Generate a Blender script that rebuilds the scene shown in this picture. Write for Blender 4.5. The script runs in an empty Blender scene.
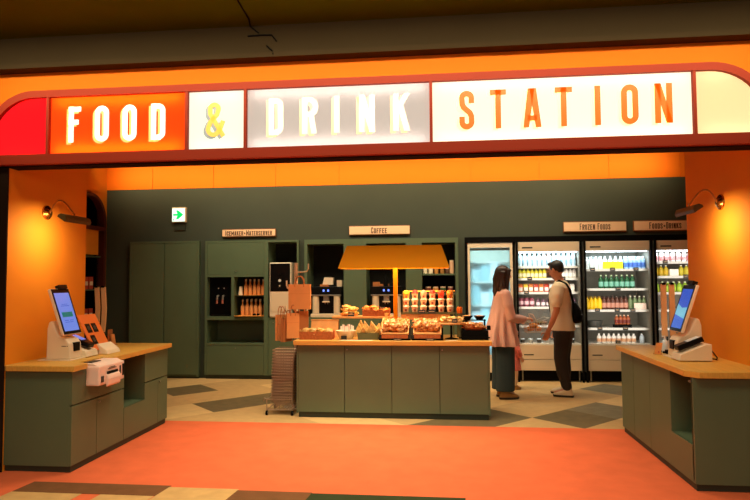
import bpy, math, random
from mathutils import Vector, Matrix
random.seed(7)
PI = math.pi
sc = bpy.context.scene
COL = sc.collection

# ---------------------------------------------------------------- camera
def _cam():
    yaw, pit, rol = [math.radians(a) for a in (6.05, 2.85, -0.39)]
    f = Vector((-math.sin(yaw)*math.cos(pit), math.cos(yaw)*math.cos(pit), math.sin(pit)))
    r0 = Vector((math.cos(yaw), math.sin(yaw), 0)); u0 = r0.cross(f)
    r = r0*math.cos(rol) + u0*math.sin(rol); u = u0*math.cos(rol) - r0*math.sin(rol)
    m = Matrix((r, u, -f)).transposed().to_4x4(); m.translation = (0, 0, 1.5)
    cd = bpy.data.cameras.new('camera'); cd.sensor_width = 36; cd.lens = 600/750*36
    cd.clip_start = .05; cd.clip_end = 60
    o = bpy.data.objects.new('camera', cd); COL.objects.link(o); o.matrix_world = m
    sc.camera = o
_cam()
# ---------------------------------------------------------------- light
w = bpy.data.worlds.new('world'); sc.world = w; w.use_nodes = True
w.node_tree.nodes['Background'].inputs[0].default_value = (1, .8, .55, 1)
w.node_tree.nodes['Background'].inputs[1].default_value = .05
def area(name, loc, size, power, col, direction=(0, 0, -1), spread=180):
    l = bpy.data.lights.new(name, 'AREA'); l.shape = 'RECTANGLE'; l.size, l.size_y = size
    l.energy = power; l.color = col; l.spread = math.radians(spread)
    o = bpy.data.objects.new(name, l); COL.objects.link(o); o.location = loc
    o.rotation_euler = Vector(direction).to_track_quat('-Z', 'Y').to_euler()
    return o
WARM = (1, .72, .40); WARM2 = (1, .83, .56)
area('concourse_light', (-.6, 3.1, 3.44), (4.4, .8), 74, WARM2, spread=110)
area('concourse_light', (-.6, -.8, 3.3), (5.0, 2.0), 60, WARM2, (0, .62, -.5), 120)
area('added_facade_fill', (-.6, 3.5, 3.42), (6.4, .1), 26, WARM2, (0, .9, -.45), 70)  # added fill without a visible fixture, brightens the orange band and sign frame
area('shop_light', (-.7, 5.6, 3.4), (3.0, .8), 55, WARM2, spread=85)
area('shop_light', (-.8, 7.9, 3.4), (6.2, .6), 76, WARM2, (0, .32, -1), 115)
area('frieze_light', (-.9, 8.35, 3.42), (8.4, .15), 34, WARM, (0, .9, -.42), 80)
vs = sc.view_settings; vs.view_transform = 'Standard'; vs.look = 'None'; vs.gamma = 1
vs.exposure = 0.0; vs.use_curve_mapping = False
sc.cycles.max_bounces = 6

# ---------------------------------------------------------------- materials
def lin(c):
    return tuple(((v/255)/12.92 if v/255 <= .04045 else ((v/255+.055)/1.055)**2.4) for v in c)
def mat(name, rgb, rough=.5, metal=0, var=0, scale=8, bump=0, emit=None, estr=0, spec=.5, stretch=None, alpha=None, trans=0, coat=0):
    m = bpy.data.materials.new(name); m.use_nodes = True
    nt = m.node_tree; b = nt.nodes['Principled BSDF']; c = lin(rgb)
    b.inputs['Base Color'].default_value = (*c, 1); b.inputs['Roughness'].default_value = rough
    b.inputs['Metallic'].default_value = metal; b.inputs['Specular IOR Level'].default_value = spec
    b.inputs['Transmission Weight'].default_value = trans
    b.inputs['Coat Weight'].default_value = coat
    if var or bump:
        tc = nt.nodes.new('ShaderNodeTexCoord'); mp = nt.nodes.new('ShaderNodeMapping')
        n = nt.nodes.new('ShaderNodeTexNoise'); n.inputs['Scale'].default_value = scale; n.inputs['Detail'].default_value = 5
        nt.links.new(tc.outputs['Object'], mp.inputs[0]); nt.links.new(mp.outputs[0], n.inputs['Vector'])
        if stretch: mp.inputs['Scale'].default_value = stretch
        if var:
            r = nt.nodes.new('ShaderNodeValToRGB'); r.color_ramp.elements[0].position = .3; r.color_ramp.elements[1].position = .7
            r.color_ramp.elements[0].color = (*[v*(1-var) for v in c], 1); r.color_ramp.elements[1].color = (*[min(1, v*(1+var)) for v in c], 1)
            nt.links.new(n.outputs['Fac'], r.inputs[0]); nt.links.new(r.outputs[0], b.inputs['Base Color'])
        if bump:
            bp = nt.nodes.new('ShaderNodeBump'); bp.inputs['Strength'].default_value = bump; bp.inputs['Distance'].default_value = .01
            nt.links.new(n.outputs['Fac'], bp.inputs['Height']); nt.links.new(bp.outputs[0], b.inputs['Normal'])
    if emit: 
        b.inputs['Emission Color'].default_value = (*lin(emit), 1); b.inputs['Emission Strength'].default_value = estr
    return m
def glass_mat(name, tint=(1, 1, 1), refl=.12):
    m = bpy.data.materials.new(name); m.use_nodes = True; nt = m.node_tree
    for n in list(nt.nodes): nt.nodes.remove(n)
    o = nt.nodes.new('ShaderNodeOutputMaterial'); x = nt.nodes.new('ShaderNodeMixShader')
    t = nt.nodes.new('ShaderNodeBsdfTransparent'); t.inputs[0].default_value = (*tint, 1)
    g = nt.nodes.new('ShaderNodeBsdfGlossy'); g.inputs['Roughness'].default_value = .05
    x.inputs[0].default_value = refl
    nt.links.new(t.outputs[0], x.inputs[1]); nt.links.new(g.outputs[0], x.inputs[2]); nt.links.new(x.outputs[0], o.inputs[0])
    return m
def diffuser_mat(name, rgb, rgbE, strength):
    """lit sign face: a diffusing sheet that glows and lets the tubes behind it through"""
    m = bpy.data.materials.new(name); m.use_nodes = True; nt = m.node_tree
    for n in list(nt.nodes): nt.nodes.remove(n)
    o = nt.nodes.new('ShaderNodeOutputMaterial'); a = nt.nodes.new('ShaderNodeAddShader')
    t = nt.nodes.new('ShaderNodeBsdfTranslucent'); t.inputs[0].default_value = (*lin(rgb), 1)
    e = nt.nodes.new('ShaderNodeEmission'); e.inputs[0].default_value = (*lin(rgbE), 1); e.inputs[1].default_value = strength
    nt.links.new(t.outputs[0], a.inputs[0]); nt.links.new(e.outputs[0], a.inputs[1]); nt.links.new(a.outputs[0], o.inputs[0])
    return m
M = dict(
    green=mat('green_laminate', (88, 105, 78), .42, var=.05, scale=3),
    greenin=mat('green_laminate_inside', (78, 92, 66), .6),
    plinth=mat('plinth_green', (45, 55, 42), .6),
    gwall=mat('green_wall', (60, 68, 53), .75, var=.06, scale=2),
    orange=mat('orange_wall', (238, 150, 38), .7, spec=.2, var=.03, scale=2),
    orangeF=mat('orange_front', (246, 124, 12), .7, spec=.2),
    darkbrown=mat('dark_brown', (40, 28, 20), .9, spec=.05),
    black=mat('black', (10, 9, 8), .6, spec=.08), blackg=mat('black_gloss', (8, 8, 9), .3, spec=.2),
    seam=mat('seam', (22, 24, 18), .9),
    olive=mat('concourse_ceiling', (84, 94, 14), .95, spec=0, var=.1, scale=1),
    beam=mat('beam_brown', (62, 50, 30), .8, var=.05, spec=.1, scale=2),
    frame=mat('sign_frame_red', (160, 54, 28), .6, spec=.2),
    wood=mat('worktop_wood', (212, 164, 72), .42, var=.10, scale=5, stretch=(14, 1, 6)),
    woodx=mat('island_worktop_wood', (214, 160, 74), .42, var=.10, scale=5, stretch=(1, 14, 6)),
    board=mat('light_board', (222, 160, 92), .5, var=.1, scale=12),
    carpet=mat('red_carpet', (212, 102, 64), .95, var=.07, scale=5, bump=.35, spec=.1),
    tile0=mat('tile_beige', (206, 170, 114), .75, var=.07, scale=9, spec=.2),
    tile1=mat('tile_sand', (188, 152, 100), .75, var=.07, scale=9, spec=.2),
    tile2=mat('tile_brown', (106, 90, 60), .75, var=.12, scale=9, spec=.2),
    tile3=mat('tile_grey', (122, 110, 84), .75, var=.12, scale=9, spec=.2),
    cfbrown=mat('carpet_brown', (112, 74, 46), .95, var=.1, scale=9, bump=.3, spec=.1),
    cfbeige=mat('carpet_beige', (190, 152, 98), .95, var=.1, scale=9, bump=.3, spec=.1),
    cfgreen=mat('carpet_dark_green', (50, 58, 34), .95, var=.1, scale=9, bump=.3, spec=.1),
    cream=mat('cream_plastic', (235, 216, 186), .4), white=mat('white', (236, 232, 222), .45),
    metalw=mat('cream_metal', (228, 204, 170), .45), steel=mat('steel', (170, 165, 155), .3, metal=.9),
    wire=mat('wire', (158, 132, 106), .5, metal=.2), brass=mat('brass', (200, 140, 60), .22, metal=1),
    bronze=mat('dark_bronze', (92, 70, 26), .5, metal=.2),
    kraft=mat('kraft_paper', (224, 150, 84), .75, var=.05, scale=6), kraftl=mat('kraft_light', (224, 184, 132), .75), kraftd=mat('kraft_dark', (184, 112, 56), .8),
    yellow=mat('mustard_paint', (206, 128, 2), .8, spec=.15), shelfw=mat('shelf_white', (205, 205, 198), .4),
    fridgein=mat('fridge_inside', (150, 146, 134), .5), pinkw=mat('pinkish_white', (240, 212, 196), .45),
    screenblue=mat('screen_blue', (20, 30, 60), .2, emit=(112, 138, 226), estr=.9),
    screendk=mat('screen_deep_blue', (10, 20, 50), .2, emit=(50, 88, 196), estr=.9),
    screency=mat('screen_cyan', (20, 60, 80), .2, emit=(120, 190, 215), estr=.9),
    button=mat('button_teal', (10, 90, 90), .3, emit=(12, 112, 112), estr=.7),
    led=mat('led_cool', (230, 245, 255), .4, emit=(225, 245, 255), estr=6),
    ledwarm=mat('led_warm', (255, 220, 160), .4, emit=(255, 215, 150), estr=5),
    displ=mat('display_blue', (20, 30, 90), .3, emit=(110, 140, 255), estr=2),
    exitw=mat('exit_white', (230, 250, 240), .4, emit=(205, 250, 232), estr=1.2),
    exitg=mat('exit_green', (0, 200, 90), .4, emit=(0, 205, 100), estr=1.0),
    skin=mat('skin', (214, 142, 104), .5), skinf=mat('skin_fair', (236, 178, 144), .5),
    hairb=mat('hair_brown', (52, 30, 20), .45, var=.25, scale=40, stretch=(6, 6, 1)), hairk=mat('hair_black', (22, 19, 17), .5, var=.3, scale=60),
    pink=mat('pink_cloth', (222, 176, 164), .85, var=.06, scale=30, bump=.3, stretch=(1, 1, .1)), teal=mat('teal_cloth', (46, 64, 70), .85, var=.1, scale=20, bump=.3, stretch=(1, 1, .1)),
    tee=mat('cream_tee', (246, 226, 190), .85, bump=.2, var=.03, scale=9), trous=mat('dark_trousers', (44, 32, 28), .8, bump=.2, var=.1, scale=9),
    shoeb=mat('shoe_brown', (160, 118, 62), .6), shoec=mat('shoe_cream', (226, 200, 160), .6), sole=mat('sole_dark', (48, 36, 28), .7),
    coral=mat('child_coral', (232, 120, 104), .8, var=.25, scale=26), tights=mat('child_tights', (232, 208, 180), .8),
    bread=mat('bread', (232, 142, 56), .6, var=.4, scale=22, bump=.4), wrap=mat('wrapped_pale', (238, 178, 98), .35, var=.4, scale=18, bump=.5, coat=.4),
    wrap2=mat('wrapped_pink', (230, 150, 78), .35, var=.45, scale=18, bump=.5, coat=.4), wicker=mat('wicker', (176, 92, 40), .7, var=.2, scale=60, bump=.6),
    darkred=mat('dark_red_frame', (84, 32, 20), .5), gl=glass_mat('clear_glass', refl=.05), tray=mat('orange_tray', (232, 160, 64), .5),
    signface=mat('sign_face_peach', (255, 214, 168), .5), signedge=mat('sign_edge_wood', (150, 82, 30), .5), ink=mat('sign_ink', (84, 38, 14), .6),
    amber=mat('amber_jar', (232, 110, 20), .3), gtray=mat('olive_tray', (96, 96, 60), .5), tag=mat('tag_black', (26, 24, 20), .5),
    clearp=mat('clear_plastic', (210, 225, 235), .25), greyb=mat('dark_grey_bowl', (62, 62, 56), .5),
)
# ---------------------------------------------------------------- mesh building
class MB:
    def __init__(s): s.v = []; s.f = []; s.m = []; s.k = 0
    def mi(s, k): s.k = k; return s
    def add(s, vs, fs):
        n = len(s.v); s.v += [tuple(v) for v in vs]; s.f += [tuple(i+n for i in f) for f in fs]; s.m += [s.k]*len(fs); return s
    def box(s, x0, x1, y0, y1, z0, z1):
        x0, x1 = sorted((x0, x1)); y0, y1 = sorted((y0, y1)); z0, z1 = sorted((z0, z1))
        return s.add([(x0,y0,z0),(x1,y0,z0),(x1,y1,z0),(x0,y1,z0),(x0,y0,z1),(x1,y0,z1),(x1,y1,z1),(x0,y1,z1)],
                     [(0,3,2,1),(4,5,6,7),(0,1,5,4),(1,2,6,5),(2,3,7,6),(3,0,4,7)])
    def prism(s, poly, axis, a, b):
        """poly 2D in the two other axes (x,y,z order), extruded along axis from a to b"""
        def P(p, d): return {'X': (d, p[0], p[1]), 'Y': (p[0], d, p[1]), 'Z': (p[0], p[1], d)}[axis]
        n = len(poly); vs = [P(p, a) for p in poly] + [P(p, b) for p in poly]
        return s.add(vs, [tuple(range(n))[::-1], tuple(range(n, 2*n))] + [(i, (i+1) % n, n+(i+1) % n, n+i) for i in range(n)])
    def tube(s, pts, rad, n=8, cap=True, flat=1.0):
        pts = [Vector(p) for p in pts]; R = rad if isinstance(rad, (list, tuple)) else [rad]*len(pts)
        up = None; vs = []; fs = []
        for i, p in enumerate(pts):
            t = (pts[min(i+1, len(pts)-1)] - pts[max(i-1, 0)]).normalized()
            if up is None:
                up = Vector((0, 0, 1)) if abs(t.z) < .9 else Vector((0, 1, 0))
            a = t.cross(up).normalized(); b = a.cross(t).normalized(); up = b
            ra, rb = (R[i] if isinstance(R[i], tuple) else (R[i], R[i]*flat))
            for k in range(n):
                an = 2*PI*k/n; vs.append(p + a*math.cos(an)*ra + b*math.sin(an)*rb)
        for i in range(len(pts)-1):
            for k in range(n):
                k2 = (k+1) % n; fs.append((i*n+k, i*n+k2, (i+1)*n+k2, (i+1)*n+k))
        if cap: fs += [tuple(range(n))[::-1], tuple(range((len(pts)-1)*n, len(pts)*n))]
        return s.add(vs, fs)
    def limb(s, pts, R, n=14):
        """tapering limb with rounded ends"""
        pts = [Vector(p) for p in pts]; d0 = (pts[0]-pts[1]).normalized(); d1 = (pts[-1]-pts[-2]).normalized()
        P = [pts[0]+d0*R[0]*.9, pts[0]+d0*R[0]*.6] + pts + [pts[-1]+d1*R[-1]*.6, pts[-1]+d1*R[-1]*.9]
        return s.tube(P, [R[0]*.35, R[0]*.8] + list(R) + [R[-1]*.8, R[-1]*.35], n)
    def lathe(s, c, prof, n=16, sx=1, sy=1, cap=True):
        vs = [(c[0]+r*math.cos(2*PI*k/n)*sx, c[1]+r*math.sin(2*PI*k/n)*sy, c[2]+z) for r, z in prof for k in range(n)]
        m = len(prof); fs = [(i*n+k, i*n+(k+1) % n, (i+1)*n+(k+1) % n, (i+1)*n+k) for i in range(m-1) for k in range(n)]
        if cap: fs += [tuple(range(n))[::-1], tuple(range((m-1)*n, m*n))]
        return s.add(vs, fs)
    def rings(s, R, n=20):
        """R: list of (cx,cy,cz,rx,ry[,power]) stacked horizontal rings"""
        vs = []
        for r in R:
            for k in range(n):
                a = 2*PI*k/n; c, q = math.cos(a), math.sin(a); p = r[5] if len(r) > 5 else 1
                vs.append((r[0]+r[3]*math.copysign(abs(c)**p, c), r[1]+r[4]*math.copysign(abs(q)**p, q), r[2]))
        m = len(R); fs = [(i*n+k, i*n+(k+1) % n, (i+1)*n+(k+1) % n, (i+1)*n+k) for i in range(m-1) for k in range(n)]
        fs += [tuple(range(n))[::-1], tuple(range((m-1)*n, m*n))]
        return s.add(vs, fs)
    def ball(s, c, r, n=14, m=9):
        rx, ry, rz = r if isinstance(r, tuple) else (r, r, r)
        return s.rings([(c[0], c[1], c[2]-rz*math.cos(PI*(i+.15)/(m+.3)), rx*math.sin(PI*(i+.15)/(m+.3)), ry*math.sin(PI*(i+.15)/(m+.3))) for i in range(m+1)], n)
    def ribbon(s, pts, t, d0, d1, closed=False):
        """flat stroke in XZ plane following pts, thickness t, extruded in Y from d0 to d1"""
        P = [Vector(p) for p in pts]; n = len(P); L = []; Rr = []
        for i, p in enumerate(P):
            a = P[(i-1) % n] if (closed or i > 0) else None; b = P[(i+1) % n] if (closed or i < n-1) else None
            t1 = (p-a).normalized() if a is not None else None; t2 = (b-p).normalized() if b is not None else None
            if t1 is None: t1 = t2
            if t2 is None: t2 = t1
            tn = (t1+t2).normalized(); nn = Vector((-tn.y, tn.x)); k = max(.5, nn.dot(Vector((-t1.y, t1.x))))
            L.append(p+nn*t/2/k); Rr.append(p-nn*t/2/k)
        vs = []
        for d in (d0, d1):
            vs += [(q.x, d, q.y) for q in L] + [(q.x, d, q.y) for q in Rr]
        fs = []
        for i in range(n if closed else n-1):
            j = (i+1) % n
            fs += [(i, j, n+j, n+i), (2*n+i, 3*n+i, 3*n+j, 2*n+j), (i, 2*n+i, 2*n+j, j), (n+i, n+j, 3*n+j, 3*n+i)]
        if not closed: fs += [(0, n, 3*n, 2*n), (n-1, 3*n-1, 4*n-1, 2*n-1)]
        return s.add(vs, fs)
    def xf(s, fn, start=0):
        s.v[start:] = [tuple(fn(Vector(v))) for v in s.v[start:]]; return s
    def mesh(s, name='m', off=(0, 0, 0)):
        me = bpy.data.meshes.new(name); o = Vector(off)
        me.from_pydata([tuple(Vector(v)-o) for v in s.v], [], s.f)
        me.polygons.foreach_set('material_index', s.m); me.update()
        import bmesh
        bm = bmesh.new(); bm.from_mesh(me); bmesh.ops.recalc_face_normals(bm, faces=bm.faces); bm.to_mesh(me); bm.free()
        return me
def root_of(o):
    while o.parent: o = o.parent
    return o
def obj(name, mb, mats, parent=None, smooth=False, bevel=0, loc=None, label=None):
    """link ONE mesh object; geometry given in world coordinates, stored relative to its thing"""
    if parent is not None: off = tuple(root_of(parent).location)
    else: off = loc or (0, 0, 0)
    me = mb.mesh(name, off) if isinstance(mb, MB) else mb
    mats = mats if isinstance(mats, (list, tuple)) else [mats]
    for q in mats: me.materials.append(M[q] if isinstance(q, str) else q)
    o = bpy.data.objects.new(name, me); COL.objects.link(o)
    if parent is not None: o.parent = parent
    elif loc: o.location = loc
    if smooth:
        me.polygons.foreach_set('use_smooth', [True]*len(me.polygons))
        try: me.set_sharp_from_angle(angle=math.radians(40))
        except Exception: pass
    if bevel:
        b = o.modifiers.new('bevel', 'BEVEL'); b.width = bevel; b.segments = 2; b.limit_method = 'ANGLE'
    if label: o['label'] = label
    return o
def tag(o, label, cat, group=None, kind=None):
    o['label'] = label; o['category'] = cat
    if group: o['group'] = group
    if kind: o['kind'] = kind
    return o
def thing(name, label, cat, loc=(0, 0, 0), group=None):
    o = bpy.data.objects.new(name, None); COL.objects.link(o); o.location = loc; o.empty_display_size = .1
    return tag(o, label, cat, group)
def struct(name, mb, m, **k):
    o = obj(name, mb, m, **k); o['kind'] = 'structure'; return o
def copy_tree(o, loc=None, rz=None, label=None, group=None, rot=None, scale=None, parent=None):
    c = o.copy(); COL.objects.link(c)
    if parent: c.parent = parent
    if loc is not None: c.location = loc
    if rz is not None: c.rotation_euler = (0, 0, rz)
    if rot is not None: c.rotation_euler = rot
    if scale is not None: c.scale = scale
    if label: c['label'] = label
    if group: c['group'] = group
    for ch in o.children: copy_tree(ch, parent=c)
    return c
def remesh(mb, voxel, off=(0, 0, 0), smooth=3):
    me = mb.mesh('t', off); o = bpy.data.objects.new('t', me); COL.objects.link(o)
    r = o.modifiers.new('r', 'REMESH'); r.mode = 'VOXEL'; r.voxel_size = voxel
    s = o.modifiers.new('s', 'SMOOTH'); s.iterations = smooth; s.factor = .5
    dg = bpy.context.evaluated_depsgraph_get(); out = bpy.data.meshes.new_from_object(o.evaluated_get(dg))
    bpy.data.objects.remove(o); bpy.data.meshes.remove(me); return out
def text_mesh(text, x0, x1, zc, y, h):
    """small condensed capitals between x0 and x1, the first of each word taller"""
    wd = {'I': .5, 'M': 1.45, 'W': 1.45, '*': 1.1, ' ': .7}
    n = sum(wd.get(c, 1)+.34 for c in text)-.34; u = (x1-x0)/n; x = x0; mb = MB(); first = True
    for c in text:
        k = wd.get(c, 1)*u; hh = h*(1.0 if first else .84)
        if c != ' ':
            g = stroke_letter(c, x, zc-h/2, k, hh, min(u*.36, h*.28), y-.002, y); mb.add(g.v, g.f)
        first = c in ' *'; x += k+.34*u
    return mb
# ================================================================ SETTING
def cell_floor():
    S = .63; u0, v0 = 5.756, 3.734; q = math.sqrt(.5)
    dark = {(0, 0): 2, (1, 0): 3, (-1, 1): 2, (-4, 5): 2, (-4, 7): 2, (-2, 1): 2, (-3, 5): 2, (1, 2): 1, (0, 1): 1, (-1, 0): 1, (-2, 2): 1, (-5, 6): 1, (-3, 6): 1, (2, -1): 1, (1, -1): 0, (2, 3): 0,
            (-1, -1): 2, (3, -2): 2, (-6, 8): 3, (3, 1): 3}
    mb = MB(); rnd = random.Random(3)
    for i in range(-12, 10):
        for j in range(-8, 16):
            uc, vc = u0+i*S, v0+j*S; x, y = (uc-vc)*q, (uc+vc)*q
            if not (-6.2 < x < 5.2 and 5.6 < y < 10.0): continue
            k = dark.get((i, j)); 
            if k is None: k = 0 if rnd.random() < .6 else 1
            h = S/2; P = []
            for du, dv in ((-h, -h), (h, -h), (h, h), (-h, h)):
                P.append(((uc+du-vc-dv)*q, (uc+du+vc+dv)*q, 0))
            mb.mi(k).add(P, [(0, 1, 2, 3)])
    return mb
struct('floor', cell_floor(), ['tile0', 'tile1', 'tile2', 'tile3'])
struct('floor', MB().box(-6.3, 5.3, -3, 10, -.06, -.004), 'tile1')
tag(obj('entrance_carpet', MB().prism([(-6.2, -2.6), (5.2, -2.6), (5.2, 4.44), (2.295, 4.44), (2.295, 6.25), (-3.445, 6.25), (-3.445, 4.44), (-6.2, 4.44)], 'Z', -.001, .006), 'carpet'), 'wide orange-red carpet running between the two side counters to the front', 'carpet')
def inlay(x0, x1, y0, y1, m, label):
    sk = .10
    p = [(x0-sk*(4.28-y0), y0), (x1-sk*(4.28-y0), y0), (x1-sk*(4.28-y1), y1), (x0-sk*(4.28-y1), y1)]
    tag(obj('carpet_tile', MB().prism(p, 'Z', .0065, .009), m), label, 'carpet tile')
inlay(-3.03, -1.96, 4.07, 4.28, 'cfbrown', 'long dark brown carpet tile set in the red carpet at front left')
inlay(-1.96, -1.44, 3.4, 4.25, 'cfbeige', 'beige carpet tile between two brown ones at the front edge')
inlay(-1.44, -.90, 3.4, 4.23, 'cfbrown', 'short brown carpet tile right of the beige one at the front edge')
inlay(-.90, .17, 4.0, 4.215, 'cfgreen', 'dark green carpet tile at bottom centre of the red carpet')
inlay(-3.03, -2.50, 3.5, 4.065, 'cfbeige', 'beige carpet tile below the long brown one at bottom left')
inlay(-2.36, -1.97, 3.4, 4.065, 'cfbeige', 'small beige carpet tile right of a red gap at bottom left')
# back wall: green below, orange frieze above, with the recesses for cabinets and fridges left open
YB = 9.05
wb = MB()
wb.box(-5.5, 4.6, YB, YB+.1, 2.12, 2.96)
for a, b in ((-5.5, -4.84), (-3.70, -3.60), (-2.125, -2.035), (.29, .40)): wb.box(a, b, YB, YB+.1, 0, 2.12)
struct('wall_back', wb, 'gwall')
fz = MB(); x = -5.5
while x < 4.6:
    fz.box(x, min(x+.992, 4.6), YB-.004, YB+.1, 2.962, 3.56); x += 1.0
fz.box(-5.5, 4.6, YB+.01, YB+.1, 2.96, 3.56)
struct('wall_back', fz, 'orangeF')
struct('wall_back', MB().box(-5.5, 4.6, 9.85, 9.95, -.05, 3.56), 'black')
struct('ceiling', MB().box(-5.6, 4.7, 4.52, 9.95, 3.605, 3.66), 'darkbrown')
# left side wall far back, with the arched recess
struct('wall_left', MB().box(-5.42, -5.27, 4.5, 8.2, 0, 3.56).box(-5.42, -5.27, 8.2, 9.05, 2.88, 3.56).box(-5.42, -5.27, 9.02, 9.05, 0, 2.88), 'orange')
struct('wall_right', MB().box(4.45, 4.6, 4.5, 9.9, 0, 3.60), 'orange')
# partitions behind the two side counters
struct('wall_left', MB().box(-3.56, -3.45, 4.476, 5.56, 0, 2.424).box(-3.56, -3.45, 4.61, 5.56, 2.42, 3.56), 'orange')
struct('wall_right', MB().box(2.30, 2.43, 4.476, 5.84, 0, 2.42).box(2.30, 2.43, 4.61, 5.84, 2.42, 3.56), 'orange')
# shop front: orange face with dark jambs and soffit
fr = MB(); fr.mi(0).box(-6.2, 5.2, 4.52, 4.60, 2.433, 3.21)
fr.mi(1).box(-6.2, -3.444, 4.462, 4.475, .0075, 2.433).box(2.305, 5.2, 4.462, 4.475, .0075, 2.433).box(-6.2, 5.2, 4.462, 4.60, 2.426, 2.433)
struct('wall_front', fr, ['orangeF', 'darkbrown'])
struct('trim_1', MB().box(-6.3, 5.3, 4.40, 4.62, 3.21, 3.25).box(-6.3, 5.3, 4.44, 4.62, 3.262, 3.475).box(-6.3, 5.3, 4.46, 4.62, 3.25, 3.262), 'beam')
struct('ceiling', MB().box(-6.3, 5.3, -3, 4.60, 3.475, 3.6), 'olive')

cb = MB()
for P in ([(-1.36, 3.6, 3.468), (-1.40, 4.30, 3.468), (-1.43, 4.432, 3.468), (-1.36, 4.432, 3.41)], [(-1.45, 4.432, 3.392), (-1.33, 4.432, 3.395), (-1.26, 4.432, 3.392), (-1.22, 4.432, 3.34)], [(-1.30, 4.432, 3.31), (-1.25, 4.432, 3.262), (-1.24, 4.396, 3.23)]):
    cb.tube(P, .006, 6)
tag(obj('cable', cb, 'black', loc=(-1.4, 4.43, 3.4)), 'thin dark cable running over the ceiling and the brown beam above the sign', 'cable')
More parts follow.
